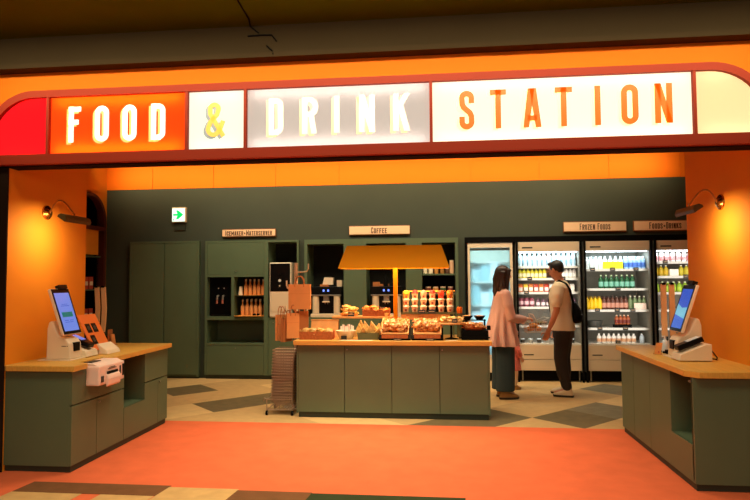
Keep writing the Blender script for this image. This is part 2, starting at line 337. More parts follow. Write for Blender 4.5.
# ================================================================ BIG SIGN
def arc(cx, cz, r, a0, a1, n=12):
    return [(cx+r*math.cos(math.radians(a0+(a1-a0)*i/n)), cz+r*math.sin(math.radians(a0+(a1-a0)*i/n))) for i in range(n+1)]
def stroke_letter(ch, x, z, w, h, t, y0, y1):
    """condensed gothic letter, lower left at (x,z)"""
    mb = MB(); r = w/2-t/2; hb = t*.95
    def st(a, b): mb.box(x+a*w-(t/2 if a else 0)-(t/2 if a == 1 else 0), x+a*w-(t/2 if a else 0)-(t/2 if a == 1 else 0)+t, y0, y1, z, z+h)
    def vs(a): mb.box(x+a, x+a+t, y0, y1, z, z+h)
    def bar(zz, a=0, b=None): mb.box(x+a, x+(w if b is None else b), y0, y1, z+zz, z+zz+hb)
    if ch == 'F': vs(0); bar(h-hb); bar(h*.50, 0, w*.82)
    elif ch == 'T': mb.box(x+w/2-t/2, x+w/2+t/2, y0, y1, z, z+h); bar(h-hb)
    elif ch == 'I': mb.box(x+w/2-t/2, x+w/2+t/2, y0, y1, z, z+h)
    elif ch == 'O': mb.ribbon(arc(x+w/2, z+h-w/2, r, 0, 180)+arc(x+w/2, z+w/2, r, 180, 360), t, y0, y1, True)
    elif ch == 'D':
        q = w*.5; mb.ribbon([(x+t/2, z+hb/2), (x+w-t/2-q+t/2, z+hb/2)]+arc(x+w-q, z+q, q-t/2, -90, 0)+arc(x+w-q, z+h-q, q-t/2, 0, 90)+[(x+t/2, z+h-hb/2)], t, y0, y1); vs(0)
    elif ch == 'R':
        q = h*.27; c = z+h-q; mb.ribbon([(x+t/2, c-q+hb/2)]+arc(x+w*.46, c, q-t/2, -90, -45, 3)+arc(x+w-q*.9+t*.1, c, q-t/2, -40, 40, 6)+arc(x+w*.46, c, q-t/2, 45, 90, 3)+[(x+t/2, z+h-hb/2)], t, y0, y1)
        vs(0); mb.prism([(x+w-t, z), (x+w, z), (x+w*.80, z+h*.5), (x+w*.80-t, z+h*.5)], 'Y', y0, y1)
    elif ch == 'N':
        vs(0); vs(w-t); mb.prism([(x, z+h), (x+t*1.05, z+h), (x+w, z), (x+w-t*1.05, z)], 'Y', y0, y1)
    elif ch == 'K':
        vs(0); mb.prism([(x+t*.6, z+h*.36), (x+t*.6, z+h*.58), (x+w-t*1.0, z+h), (x+w+t*.1, z+h)], 'Y', y0, y1)
        mb.prism([(x+w*.34, z+h*.55), (x+w*.34+t*.9, z+h*.66), (x+w+t*.15, z), (x+w-t*.95, z)], 'Y', y0, y1)
    elif ch == 'A':
        mb.prism([(x, z), (x+t, z), (x+w/2+t*.45, z+h), (x+w/2-t*.75, z+h)], 'Y', y0, y1)
        mb.prism([(x+w, z), (x+w-t, z), (x+w/2-t*.45, z+h), (x+w/2+t*.75, z+h)], 'Y', y0, y1)
        bar(h*.17, w*.25, w*.75)
    elif ch == 'S':
        q = r; p = [(x+w-t/2, z+h*.68)]+arc(x+w/2, z+h-w/2, q, 0, 180, 12)+[(x+t/2+.002, z+h*.66), (x+w*.30, z+h*.57), (x+w*.70, z+h*.43), (x+w-t/2-.002, z+h*.34)]+arc(x+w/2, z+w/2, q, 0, -180, 12)+[(x+t/2, z+h*.33)]
        mb.ribbon(p, t, y0, y1)
    elif ch == 'E': vs(0); bar(h-hb); bar(0); bar(h*.46, 0, w*.85)
    elif ch == 'C': mb.ribbon([(x+w-t/2, z+h*.64)]+arc(x+w/2, z+h-w/2, r, 0, 180)+arc(x+w/2, z+w/2, r, 180, 360)+[(x+w-t/2, z+h*.36)], t, y0, y1)
    elif ch == 'Z': bar(h-hb); bar(0); mb.prism([(x, z+hb), (x+t*1.1, z+hb), (x+w, z+h-hb), (x+w-t*1.1, z+h-hb)], 'Y', y0, y1)
    elif ch == 'V':
        mb.prism([(x, z+h), (x+t, z+h), (x+w/2+t*.5, z), (x+w/2-t*.5, z)], 'Y', y0, y1); mb.prism([(x+w, z+h), (x+w-t, z+h), (x+w/2-t*.5, z), (x+w/2+t*.5, z)], 'Y', y0, y1)
    elif ch == 'M':
        vs(0); vs(w-t); mb.prism([(x, z+h), (x+t, z+h), (x+w/2+t*.4, z+h*.3), (x+w/2-t*.4, z+h*.3)], 'Y', y0, y1); mb.prism([(x+w, z+h), (x+w-t, z+h), (x+w/2-t*.4, z+h*.3), (x+w/2+t*.4, z+h*.3)], 'Y', y0, y1)
    elif ch == 'W':
        vs(0); vs(w-t); mb.prism([(x, z), (x+t, z), (x+w/2+t*.4, z+h*.7), (x+w/2-t*.4, z+h*.7)], 'Y', y0, y1); mb.prism([(x+w, z), (x+w-t, z), (x+w/2-t*.4, z+h*.7), (x+w/2+t*.4, z+h*.7)], 'Y', y0, y1)
    elif ch == '*': mb.prism([(x, z+h/2), (x+w/2, z+h/2-w/2), (x+w, z+h/2), (x+w/2, z+h/2+w/2)], 'Y', y0, y1)
    elif ch == '&':
        p = [(x+w, z+h*.02), (x+w*.22, z+h*.66)]+arc(x+w*.46, z+h*.80, w*.25, 190, -10, 10)+[(x+w*.62, z+h*.64), (x+w*.22, z+h*.42)]+arc(x+w*.42, z+h*.23, w*.33, 150, 300, 8)+[(x+w*.80, z+h*.22), (x+w*.98, z+h*.46)]
        mb.ribbon(p, t*.85, y0, y1)
    return mb
sg = thing('shop_sign', 'long illuminated food and drink sign with rounded ends across the shop front', 'sign', (-.64, 4.52, 2.44))
def outline(xl, xr, z0, z1, r, cxl, cxr):
    return [(xl, z0), (xr, z0)]+arc(cxr, z1-r, r, 0, 90)+arc(cxl, z1-r, r, 90, 180)
RO, CXL, CXR = .42, -3.20, 1.93
def ringplate(outer, inner, y0, y1, mb):
    n = len(outer); vs = [(p[0], y, p[1]) for y in (y0, y1) for L in (outer, inner) for p in L]; fs = []
    for i in range(n):
        j = (i+1) % n; fs += [(i, j, n+j, n+i), (2*n+i, 3*n+i, 3*n+j, 2*n+j), (i, 2*n+i, 2*n+j, j), (n+i, n+j, 3*n+j, 3*n+i)]
    return mb.add(vs, fs)
O1 = outline(CXL-RO, CXR+RO, 2.437, 3.025, RO, CXL, CXR); O2 = outline(CXL-RO+.055, CXR+RO-.055, 2.515, 2.97, RO-.055, CXL, CXR)
fm = MB(); ringplate(O1, O2, 4.405, 4.52, fm)
for xd in (-3.078, -1.930, -1.462, -.043, 1.820): fm.box(xd-.011, xd+.011, 4.408, 4.47, 2.512, 2.972)
obj('frame', fm, 'frame', sg)
obj('backing', MB().prism(O1, 'Y', 4.512, 4.52), 'greyb', sg)
def panel(xa, xb, m, round_=None):
    if round_ == 'L': p = [(CXL-RO+.053, 2.513), (xb, 2.513), (xb, 2.972)]+arc(CXL, 2.972-RO+.055, RO-.055+.002, 90, 180)
    elif round_ == 'R': p = [(xa, 2.513), (CXR+RO-.053, 2.513)]+arc(CXR, 2.972-RO+.055, RO-.055+.002, 0, 90)+[(xa, 2.972)]
    else: p = [(xa, 2.513), (xb, 2.513), (xb, 2.972), (xa, 2.972)]
    obj('lit_panel', MB().prism(p, 'Y', 4.440, 4.444), m, sg)
def tubes(xa, xb, p, col):
    for z, dz in ((2.545, .3), (2.94, -.3)):
        l = area('sign_tube', ((xa+xb)/2, 4.505, z), (xb-xa-.05, .02), p*(xb-xa), col, (0, -1, 0)); l.parent = sg
        l.matrix_parent_inverse = Matrix.Translation(-Vector(sg.location))
panel(0, -3.089, diffuser_mat('lit_red', (255, 60, 40), (214, 36, 44), .62), 'L')
panel(-3.067, -1.941, diffuser_mat('lit_orange', (255, 150, 60), (240, 76, 20), .72))
panel(-1.919, -1.473, diffuser_mat('lit_white', (240, 245, 230), (232, 232, 214), .66))
panel(-1.451, -.054, diffuser_mat('lit_grey', (235, 230, 225), (172, 160, 148), .78))
panel(-.032, 1.809, diffuser_mat('lit_white_b', (250, 250, 240), (236, 232, 204), .68))
panel(1.831, 0, diffuser_mat('lit_cream', (250, 245, 220), (220, 194, 146), .75), 'R')
tubes(-3.50, -3.12, .8, (1, .62, .5)); tubes(-3.05, -1.96, 1.1, (1, .75, .35)); tubes(-1.90, -1.49, .10, (1, 1, .9))
tubes(-1.44, -.06, .32, (1, .97, .93)); tubes(-.03, 1.80, .12, (1, 1, .9)); tubes(1.85, 2.25, .10, (1, .95, .8))
Lw = mat('letter_white', (255, 250, 235), .5, emit=(255, 250, 232), estr=1.0); Lws = mat('letter_peach_edge', (255, 190, 110), .5, emit=(255, 190, 100), estr=.85)
Ly = mat('letter_mustard', (226, 186, 80), .5, emit=(226, 186, 84), estr=.8); Lys = mat('letter_slate_edge', (140, 150, 150), .5, emit=(140, 150, 152), estr=.75)
Lc = mat('letter_cream', (255, 246, 214), .5, emit=(255, 244, 212), estr=1.0); Lcs = mat('letter_yellow_edge', (250, 222, 160), .5, emit=(250, 220, 156), estr=.9)
Lo = mat('letter_orange', (240, 96, 10), .5, emit=(240, 96, 8), estr=.9); Los = mat('letter_pale_edge', (250, 234, 180), .5, emit=(250, 234, 176), estr=.95)
def word(s_, xs, wd, zb, h, m1, m2, t):
    for ch, (a, b) in zip(s_, xs):
        ww = wd if wd else b-a
        if ch == 'I': a, b = (a+b)/2-.03, (a+b)/2+.03
        l = obj('letter', stroke_letter(ch, a, zb, b-a, h, t, 4.428, 4.434), m1, sg)
        obj('letter_shadow', stroke_letter(ch, a-.022, zb-.014, b-a, h, t, 4.436, 4.4385), m2, l, label='offset paler outline behind the letter')
word('FOOD', [(-2.91, -2.81), (-2.69, -2.575), (-2.46, -2.345), (-2.225, -2.11)], None, 2.605, .285, Lw, Lws, .040)
word('&', [(-1.775, -1.64)], None, 2.61, .275, Ly, Lys, .040)
word('DRINK', [(-1.28, -1.168), (-1.02, -.908), (-.785, -.722), (-.583, -.464), (-.325, -.205)], None, 2.612, .282, Lc, Lcs, .040)
word('STATION', [(.165, .275), (.391, .507), (.629, .758), (.858, .979), (1.13, 1.185), (1.322, 1.44), (1.554, 1.674)], None, 2.606, .288, Lo, Los, .040)

# ================================================================ WALL LAMPS
def wall_lamp(x0, xs, y0, ys, ye, label, sgn):
    t = thing('wall_lamp', label, 'lamp', (x0, y0, 2.11))
    m = MB().tube([(x0, y0, 2.115), (x0+sgn*.012, y0, 2.115), (x0+sgn*.035, y0, 2.115)], [.065, .062, .03], 20)
    m.xf(lambda v: v)
    obj('wall_plate', m, 'brass', t, True)
    yc = (ys+ye)/2
    pts = [(x0+sgn*.03, y0, 2.11)]
    for i in range(1, 13):
        u = i/12; pts.append((x0+sgn*(.03+(abs(xs-x0)-.03)*u), y0+(yc-y0)*u, 2.11+.105*math.sin(PI*u**.8)+(-.035)*u**3))
    obj('arm', MB().tube(pts, .007, 8), mat('arm_brass', (168, 112, 44), .35, metal=.35), t, True)
    # trough shade: open side towards the wall and down
    s_ = MB(); o = sgn
    sec = [(-.038, .012), (-.03, .030), (.0, .042), (.04, .028), (.052, -.010), (.040, -.040)]
    inn = [(.033, -.036), (.044, -.010), (.035, .021), (.0, .034), (-.024, .024), (-.031, .012)]
    P_ = [(xs+o*p*.85, 2.035+q*.85) for p, q in sec+inn]
    s_.prism(P_, 'Y', ys, ye)
    cap = [(xs+o*p*.85, 2.035+q*.85) for p, q in sec]
    s_.prism(cap, 'Y', ys-.003, ys+.003).prism(cap, 'Y', ye-.003, ye+.003)
    obj('lamp_shade', s_, 'bronze', t)
    obj('knob', MB().ball((xs, yc, 2.08), .009, 10, 6), 'brass', t, True)
    obj('bulb_tube', MB().tube([(xs+o*.01, ys+.02, 2.036), (xs+o*.01, ye-.02, 2.036)], .009, 8), 'ledwarm', t, True)
    l = area('lamp_light', (xs+o*.005, yc, 2.022), (ye-ys-.06, .03), 3.8, (1, .70, .44), (-sgn*.75, 0, -.75), 150); l.parent = t
    l.matrix_parent_inverse = Matrix.Translation(-Vector(t.location))
wall_lamp(-3.45, -3.12, 4.96, 4.67, 5.03, 'brass swing-arm lamp on the left orange wall above the kiosk', 1)
wall_lamp(2.30, 2.00, 5.15, 4.84, 5.20, 'brass swing-arm lamp on the right orange wall above the kiosk', -1)

# ================================================================ SIDE COUNTERS
def handle_dot(x, y, z, ax, p):
    m = MB()
    if ax == 'X': m.tube([(x, y, z), (x+.012, y, z)], .008, 10)
    elif ax == '-X': m.tube([(x, y, z), (x-.012, y, z)], .008, 10)
    else: m.tube([(x, y, z), (x, y-.012, z)], .007, 10)
    obj('lock', m, 'steel', p, True)
# left
lc = thing('counter_cabinet', 'green left counter cabinet with drawers, doors and an open recess', 'cabinet', (-3.15, 5.3, .009))
XF = -2.88
b = MB(); b.box(-3.447, XF-.02, 4.49, 4.51, .055, .795)       # near end panel
b.box(-3.447, XF-.02, 6.14, 6.16, .055, .795).box(-3.447, XF-.02, 4.51, 6.14, .055, .08).box(-3.447, -3.40, 4.51, 6.14, .08, .795)
b.box(-3.40, XF-.02, 5.26, 5.28, .08, .795).box(-3.40, XF-.02, 5.67, 5.69, .08, .795).box(-3.40, XF-.005, 5.28, 5.67, .325, .345)
obj('body', b, 'green', lc, bevel=.0015)
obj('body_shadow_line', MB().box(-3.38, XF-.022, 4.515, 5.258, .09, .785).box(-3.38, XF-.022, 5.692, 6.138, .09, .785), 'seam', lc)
obj('drawer', MB().box(XF-.02, XF, 4.49, 5.28, .530, .795), 'green', lc, bevel=.002)
d = obj('door', MB().box(XF-.02, XF, 4.49, 4.838, .058, .520), 'green', lc, bevel=.002)
d = obj('door', MB().box(XF-.02, XF, 4.844, 5.277, .058, .520), 'green', lc, bevel=.002); handle_dot(XF, 4.87, .487, 'X', d)
obj('front_panel', MB().box(XF-.02, XF, 5.283, 5.67, .058, .345).box(XF-.02, XF, 5.67, 5.945, .058, .500), 'green', lc)
d = obj('drawer', MB().box(XF-.02, XF, 5.67, 6.16, .510, .795), 'green', lc, bevel=.002)
d = obj('door', MB().box(XF-.02, XF, 5.951, 6.16, .058, .500), 'green', lc, bevel=.002); handle_dot(XF, 5.975, .47, 'X', d)
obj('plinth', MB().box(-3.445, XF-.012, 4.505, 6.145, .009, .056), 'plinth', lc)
# worktop with the notch
wt = [(-3.449, 4.48), (-3.42, 4.455), (-2.845, 4.455), (-2.845, 4.64), (-2.96, 4.70), (-2.96, 5.02), (-2.845, 5.06), (-2.845, 6.19), (-3.60, 6.19), (-3.60, 5.565), (-3.449, 5.565)]
tag(obj('counter_worktop', MB().prism(wt, 'Z', .797, .84), 'wood', bevel=.003, loc=(-3.15, 5.3, .797)), 'notched golden wooden worktop on the left green counter', 'worktop')
# right
rc = thing('counter_cabinet', 'green right counter cabinet with tall doors and an open recess near its end', 'cabinet', (2.03, 5.3, .009))
XR = 1.77
b = MB(); b.box(XR+.02, 2.295, 4.48, 4.50, .055, .795).box(XR+.02, 2.295, 6.14, 6.16, .055, .795).box(2.27, 2.295, 4.5, 5.96, .055, .795)
b.box(XR+.02, 2.27, 4.5, 6.14, .055, .075).box(XR, 2.27, 4.50, 4.52, .075, .795).box(XR+.02, 2.27, 4.905, 4.925, .075, .795).box(XR+.01, 2.27, 4.52, 4.905, .30, .32)
obj('body', b, 'green', rc, bevel=.0015)
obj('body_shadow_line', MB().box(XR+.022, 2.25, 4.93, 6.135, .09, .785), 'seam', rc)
obj('door', MB().box(XR, XR+.02, 5.800, 6.16, .058, .795), 'green', rc, bevel=.002)
obj('door', MB().box(XR, XR+.02, 5.373, 5.794, .058, .795), 'green', rc, bevel=.002)
obj('front_panel', MB().box(XR, XR+.02, 4.905, 5.367, .058, .795).box(XR, XR+.02, 4.48, 4.905, .058, .32).box(XR, XR+.02, 4.48, 4.515, .32, .795), 'green', rc)
obj('lock', MB().tube([(XR+.004, 4.515, .76), (XR+.004, 4.555, .76)], .008, 8), 'steel', rc, True)
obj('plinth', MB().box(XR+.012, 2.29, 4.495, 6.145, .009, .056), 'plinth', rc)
wt = [(2.30, 4.44), (1.80, 4.44), (1.73, 4.53), (1.73, 6.19), (2.36, 6.19), (2.36, 5.85), (2.30, 5.85)]
tag(obj('counter_worktop', MB().prism(wt, 'Z', .797, .84), 'wood', bevel=.003, loc=(2.03, 5.3, .797)), 'golden wooden worktop with a cut corner on the right green counter', 'worktop')

# cash machine hanging in the notch
_cm0 = len(bpy.data.objects); cm = thing('cash_machine', 'pinkish white coin and note machine set into the left counter front', 'cash machine', (-2.83, 4.86, .66))
obj('body', MB().box(-2.95, -2.77, 4.66, 5.06, .665, .826), 'pinkw', cm, bevel=.012)
obj('top_cover', MB().prism([(-2.945, .826), (-2.79, .826), (-2.83, .846), (-2.94, .85)], 'Y', 4.67, 5.05), 'pinkw', cm, bevel=.004)
obj('note_slot', MB().box(-2.93, -2.86, 4.70, 4.84, .849, .853), 'blackg', cm)
obj('tray', MB().prism([(-2.77, .745), (-2.752, .742), (-2.744, .71), (-2.748, .655), (-2.77, .640)], 'Y', 4.76, 4.96), 'pinkw', cm, bevel=.01)
obj('tray_opening', MB().box(-2.772, -2.766, 4.775, 4.945, .746, .768), 'blackg', cm)
obj('button', MB().box(-2.772, -2.764, 4.69, 4.725, .69, .74), 'greyb', cm)
obj('button', MB().box(-2.772, -2.764, 4.975, 4.995, .72, .79), 'greyb', cm)
obj('side_grille', MB().box(-2.772, -2.765, 5.02, 5.048, .70, .80), 'blackg', cm)
obj('lettering', MB().box(-2.772, -2.7665, 4.79, 4.92, .785, .79).box(-2.772, -2.7665, 4.81, 4.90, .796, .80), 'greyb', cm)

cm.location.z -= .018; cm.location.y += .02
# self checkout kiosks
def kiosk(loc, rz, label, right=False):
    t = thing('checkout_kiosk', label, 'self checkout kiosk', (0, 0, 0))
    P = [(-.11, 0), (-.105, .26), (-.09, .315), (-.06, .325), (-.02, .24), (.0, .20), (.075, .165), (.10, .13), (.11, 0)]
    obj('body', MB().prism([(p[0], p[1]+.006) for p in P], 'Y', -.085, .085), 'cream', t, bevel=.012)
    obj('base_plate', MB().box(-.16, .135, -.12, .10, 0, .007), 'cream', t, bevel=.002)
    # tilted screen
    a = math.radians(19); c = Vector((.0, 0, .405))
    def T(v): return Vector((c.x + v.x*math.cos(a) - v.z*math.sin(a), v.y, c.z + v.x*math.sin(a) + v.z*math.cos(a)))
    s_ = obj('screen', MB().box(-.016, .010, -.125, .125, -.205, .205).xf(T), 'cream', t, bevel=.005)
    obj('bezel', MB().box(.0105, .0125, -.120, .120, -.200, .200).xf(T), 'blackg', s_)
    if right:
        dd = MB().mi(0).box(.0126, .0135, -.101, .101, -.175, .165)
        dd.mi(1).add([(.0142, -.101, -.06), (.0142, .101, -.09), (.0142, .101, .01), (.0142, -.0, -.0), (.0142, -.101, .035)], [(0, 1, 2, 3, 4)])
        obj('display', dd.xf(T), ['screendk', 'screency'], s_)
    else:
        dd = MB().mi(0).box(.0126, .0135, -.101, .101, -.175, .165)
        dd.mi(1).box(.0136, .0145, -.072, .072, -.052, -.008)
        dd.mi(2).box(.0136, .0145, -.055, .055, .045, .05).box(.0136, .0145, -.04, .04, .06, .064).box(.0136, .0145, -.06, -.01, -.085, -.08).box(.0136, .0145, .01, .06, -.085, -.08).box(.0136, .0145, -.06, .05, -.10, -.096)
        obj('display', dd.xf(T), ['screenblue', 'button', 'screendk'], s_)
    obj('camera_bar', MB().box(-.012, .03, -.02, .09, .200, .235).xf(T), 'blackg', t, bevel=.003)
    obj('scanner_window', MB().box(.07, .112, -.035, .05, .07, .145), 'blackg', t, bevel=.004)
    # card terminal wedge
    W = [(-.10, .006), (-.10, .135), (-.06, .135), (.135, .055), (.15, .006)]
    obj('terminal_stand', MB().prism(W, 'Y', .090, .27), 'cream', t, bevel=.004)
    b2 = math.radians(22); c2 = Vector((.035, .18, .135))
    def T2(v): return Vector((c2.x + v.x*math.cos(b2) + v.z*math.sin(b2), c2.y+v.y, c2.z - v.x*math.sin(b2) + v.z*math.cos(b2)))
    ct = obj('card_terminal', MB().box(-.10, .11, -.045, .045, -.02, .022).xf(T2), 'blackg', t, bevel=.008)
    obj('terminal_display', MB().box(-.085, .02, -.035, .035, .023, .0245).xf(T2), 'screenblue' if not right else 'clearp', ct)
    obj('cable', MB().tube([(-.19, .05, .06), (-.20, .12, .012), (-.16, .2, .01), (-.10, .22, .02)], .005, 8), 'black', t, True)
    obj('brand_mark', MB().box(.03, .07, -.0862, -.0856, .115, .121).box(.076, .085, -.0862, -.0856, .115, .121), 'greyb', t)
    t.location = loc; t.rotation_euler = (0, 0, rz)
    return t
kiosk((-3.20, 4.87, .8405), 0, 'cream self-checkout kiosk with a pale blue screen on the left counter')
kiosk((2.025, 5.26, .8405), PI, 'cream self-checkout kiosk with a deep blue screen on the right counter', True)
# payment board on the left counter
pb = thing('payment_board', 'slanted orange payment board with black card pictures behind the left kiosk', 'payment board', (-3.05, 5.32, .84))
def TB(v):
    a = math.radians(-24); c = Vector((-3.10, 5.36, 1.02))
    return Vector((c.x + v.x*math.cos(a) - v.z*math.sin(a)*-1*-1, c.y+v.y, c.z + v.x*math.sin(a)*-1 + v.z*math.cos(a)))
def TB(v):
    a = math.radians(28); c = Vector((-3.16, 5.28, 1.02))
    return Vector((c.x + v.x*math.cos(a) - v.z*math.sin(a), c.y+v.y, c.z + v.x*math.sin(a) + v.z*math.cos(a)))
obj('board', MB().box(-.006, .006, -.16, .12, -.16, .20).xf(TB), mat('board_orange', (232, 120, 48), .5), pb, bevel=.003)
for yy, zz in ((-.085, .06), (.01, .06), (-.085, -.055)):
    k = obj('card_picture', MB().box(.007, .009, yy-.035, yy+.035, zz-.045, zz+.045).xf(TB), 'blackg', pb)
    obj('card_print', MB().box(.0092, .010, yy-.018, yy+.018, zz-.02, zz+.02).xf(TB), 'greyb', k)
obj('stand', MB().prism([(-3.15, .841), (-3.14, .93), (-3.09, .935), (-3.01, .875), (-2.995, .841)], 'Y', 5.20, 5.42), 'cream', pb, bevel=.006)
# bag hangers
def bag_rack(loc, rz, label, bend):
    t = thing('bag_rack', label, 'bag rack', (0, 0, 0))
    obj('pole', MB().tube([(0, 0, .004), (0, 0, .60)], .006, 8), 'black', t, True)
    obj('base_plate', MB().box(-.07, .07, -.05, .05, 0, .006), 'black', t)
    for s_ in (-1, 1):
        h = obj('hook', MB().tube([(0, 0, .595), (s_*.035, -.02, .60), (s_*.035, -.06, .615)], .005, 8).box(s_*.035-.014, s_*.035+.014, -.062, -.03, .598, .617), 'black', t)
        z = [.605, .5, .38, .25, .14]; ws = .023
        mb = MB(); off = [0, .006*bend, .012*bend, .008*bend, 0]; vs = []; fs = []
        for zz, q in zip(z, off):
            vs += [(s_*.035-ws+q, -.05, zz), (s_*.035+ws+q, -.05, zz), (s_*.035+ws+q, -.032, zz), (s_*.035-ws+q, -.032, zz)]
        for i in range(4):
            for k in range(4): fs.append((i*4+k, i*4+(k+1) % 4, i*4+4+(k+1) % 4, i*4+4+k))
        fs += [(0, 1, 2, 3), (16, 17, 18, 19)]
        mb.add(vs, fs); obj('folded_bag', mb, 'kraftl', t)
    t.location = loc; t.rotation_euler = (0, 0, rz)
bag_rack((-3.50, 5.95, .8405), .0, 'black rack with two folded kraft bags at the far end of the left counter', 1.2)
bag_rack((2.03, 5.66, .8405), 0, 'black rack with two folded kraft bags behind the right kiosk', 0)
# small things
t = thing('pen_holder', 'small dark holder with a brown card on the left counter end', 'holder', (-3.44, 6.0, .8405))
obj('cup', MB().box(-3.485, -3.455, 5.97, 6.03, .841, .93), 'black', t, bevel=.002)
obj('card', MB().box(-3.44, -3.432, 5.96, 6.04, .841, 1.0).box(-3.44, -3.37, 5.96, 6.04, .841, .846), 'kraftd', t)
obj('leaflet', MB().prism([(-3.40, .841), (-3.385, .841), (-3.405, .95), (-3.415, .95)], 'Y', 5.97, 6.03), 'kraft', t)
t = thing('card_stand', 'small brown card leaning on the right counter beside the kiosk', 'card stand', (1.875, 5.45, .8405))
obj('card', MB().prism([(1.845, .842), (1.895, .842), (1.915, .94), (1.862, .94)], 'Y', 5.447, 5.455), 'kraft', t)
obj('foot', MB().box(1.85, 1.91, 5.455, 5.50, .841, .847), 'kraftd', t)
obj('dot', MB().ball((1.88, 5.446, .862), .006, 8, 5), mat('red_dot', (190, 50, 20), .5), t, True)
t = thing('sanitizer_bottle', 'clear pump bottle standing behind the card on the right counter', 'bottle', (1.98, 5.58, .8405))
obj('bottle', MB().lathe((1.98, 5.58, .841), [(.026, 0), (.028, .01), (.028, .09), (.018, .11), (.010, .115), (.010, .125)], 14), 'clearp', t, True)
obj('pump', MB().tube([(1.98, 5.58, .965), (1.98, 5.58, .985), (1.955, 5.57, .985)], .006, 8), 'white', t, True)
t = thing('scanner', 'black hand scanner lying at the foot of the right kiosk', 'scanner', (1.94, 5.42, .8405))
obj('handle', MB().tube([(1.93, 5.48, .856), (1.965, 5.50, .858)], .010, 8), 'black', t, True)
obj('head', MB().box(1.955, 1.985, 5.47, 5.52, .842, .875), 'black', t, bevel=.004)

# ================================================================ ISLAND
ic = thing('island_cabinet', 'green freestanding island cabinet with four doors in the middle of the shop', 'cabinet', (-.52, 6.9, 0))
obj('body', MB().box(-1.555, .515, 6.552, 7.25, .06, .788), 'plinth', ic)
obj('side_panel', MB().box(-1.57, -1.553, 6.535, 7.25, .05, .788), 'green', ic, bevel=.001)
obj('side_panel', MB().box(.513, .53, 6.535, 7.25, .05, .788), 'green', ic, bevel=.001)
for i in range(4):
    a = -1.553+i*.5165
    d = obj('door', MB().box(a+.003, a+.5135, 6.532, 6.552, .062, .785), 'green', ic, bevel=.002)
    if i in (1, 3): handle_dot(a+.03, 6.532, .742, 'Y', d)
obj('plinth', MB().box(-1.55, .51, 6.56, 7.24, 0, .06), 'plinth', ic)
tag(obj('island_worktop', MB().box(-1.60, .555, 6.50, 7.29, .79, .838), 'woodx', bevel=.003, loc=(-.52, 6.9, .79)), 'wooden worktop of the island cabinet under the bakery display', 'worktop')
# hood lamp on a post
hl = thing('canopy_lamp', 'mustard trapezoid hood lamp on a post above the island', 'lamp', (-.52, 7.02, .838))
obj('post', MB().box(-.532, -.484, 7.02, 7.068, .846, 1.70), 'yellow', hl, bevel=.003)
obj('base_plate', MB().box(-.60, -.42, 6.98, 7.11, .839, .847), 'yellow', hl)
vo = [(-1.135, 6.70, 1.632), (.12, 6.70, 1.632), (.12, 7.32, 1.632), (-1.135, 7.32, 1.632), (-1.055, 6.86, 1.895), (.03, 6.86, 1.895), (.03, 7.16, 1.895), (-1.055, 7.16, 1.895)]
vi = [(x*(1) + (.012 if x < -.5 else -.012), y + (.012 if y < 7 else -.012), z-(.012 if z > 1.7 else 0)) for x, y, z in vo]
mb = MB().add(vo+vi, [(4, 5, 6, 7), (0, 1, 5, 4), (1, 2, 6, 5), (2, 3, 7, 6), (3, 0, 4, 7), (12, 15, 14, 13), (8, 12, 13, 9), (9, 13, 14, 10), (10, 14, 15, 11), (11, 15, 12, 8), (0, 8, 9, 1), (1, 9, 10, 2), (2, 10, 11, 3), (3, 11, 8, 0)])
obj('lamp_shade', mb, 'yellow', hl)
obj('bulb_strip', MB().box(-1.0, -.05, 6.98, 7.04, 1.80, 1.82), 'ledwarm', hl)
l = area('hood_light', (-.52, 7.0, 1.74), (1.05, .30), 29, (1, .64, .30)); l.parent = hl
l.matrix_parent_inverse = Matrix.Translation(-Vector(hl.location))

# goods ---------------------------------------------------------
def lump(seed, m, name, label, r=(.05, .035, .028), cat='bread'):
    rnd = random.Random(seed); mb = MB().ball((0, 0, r[2]), r, 12, 8)
    mb.xf(lambda v: Vector((v.x*(1+rnd.uniform(-.16, .16)), v.y*(1+rnd.uniform(-.16, .16)), max(0, v.z*(1+rnd.uniform(-.14, .14))))))
    # twisted ends of the wrapping
    for s_ in (-1, 1):
        mb.tube([(s_*r[0]*.85, 0, r[2]), (s_*r[0]*1.05, 0, r[2]*1.1), (s_*r[0]*1.3, .004, r[2]*1.4)], [.012, .006, .014], 6)
    o = obj(name, mb, m); tag(o, label, cat); return o
def fill(proto, n, x0, x1, y0, y1, z0, dz, label, group, seed, rows=2, scale=(.9, 1.15), tilt=.5, nx=None):
    rnd = random.Random(seed); k = 0; nx = nx or max(1, n//rows//2)
    for i in range(n):
        lay = i // (nx*2) ; j = i % (nx*2); cx = x0+(x1-x0)*((j % nx)+.5)/nx + rnd.uniform(-.008, .008); cy = y0+(y1-y0)*((j//nx)+.5)/2
        loc = (cx, cy, z0+lay*dz); rot = (rnd.uniform(-.15, .15), rnd.uniform(-tilt, tilt)*.5, rnd.uniform(0, PI)); s_ = rnd.uniform(*scale)
        if i == 0 and not proto.get('used'):
            proto['used'] = 1; proto.location = loc; proto.rotation_euler = rot; proto.scale = (s_,)*3; tag(proto, label, proto['category'], group)
        else:
            copy_tree(proto, loc, rot=rot, scale=(s_,)*3, label=label, group=group)
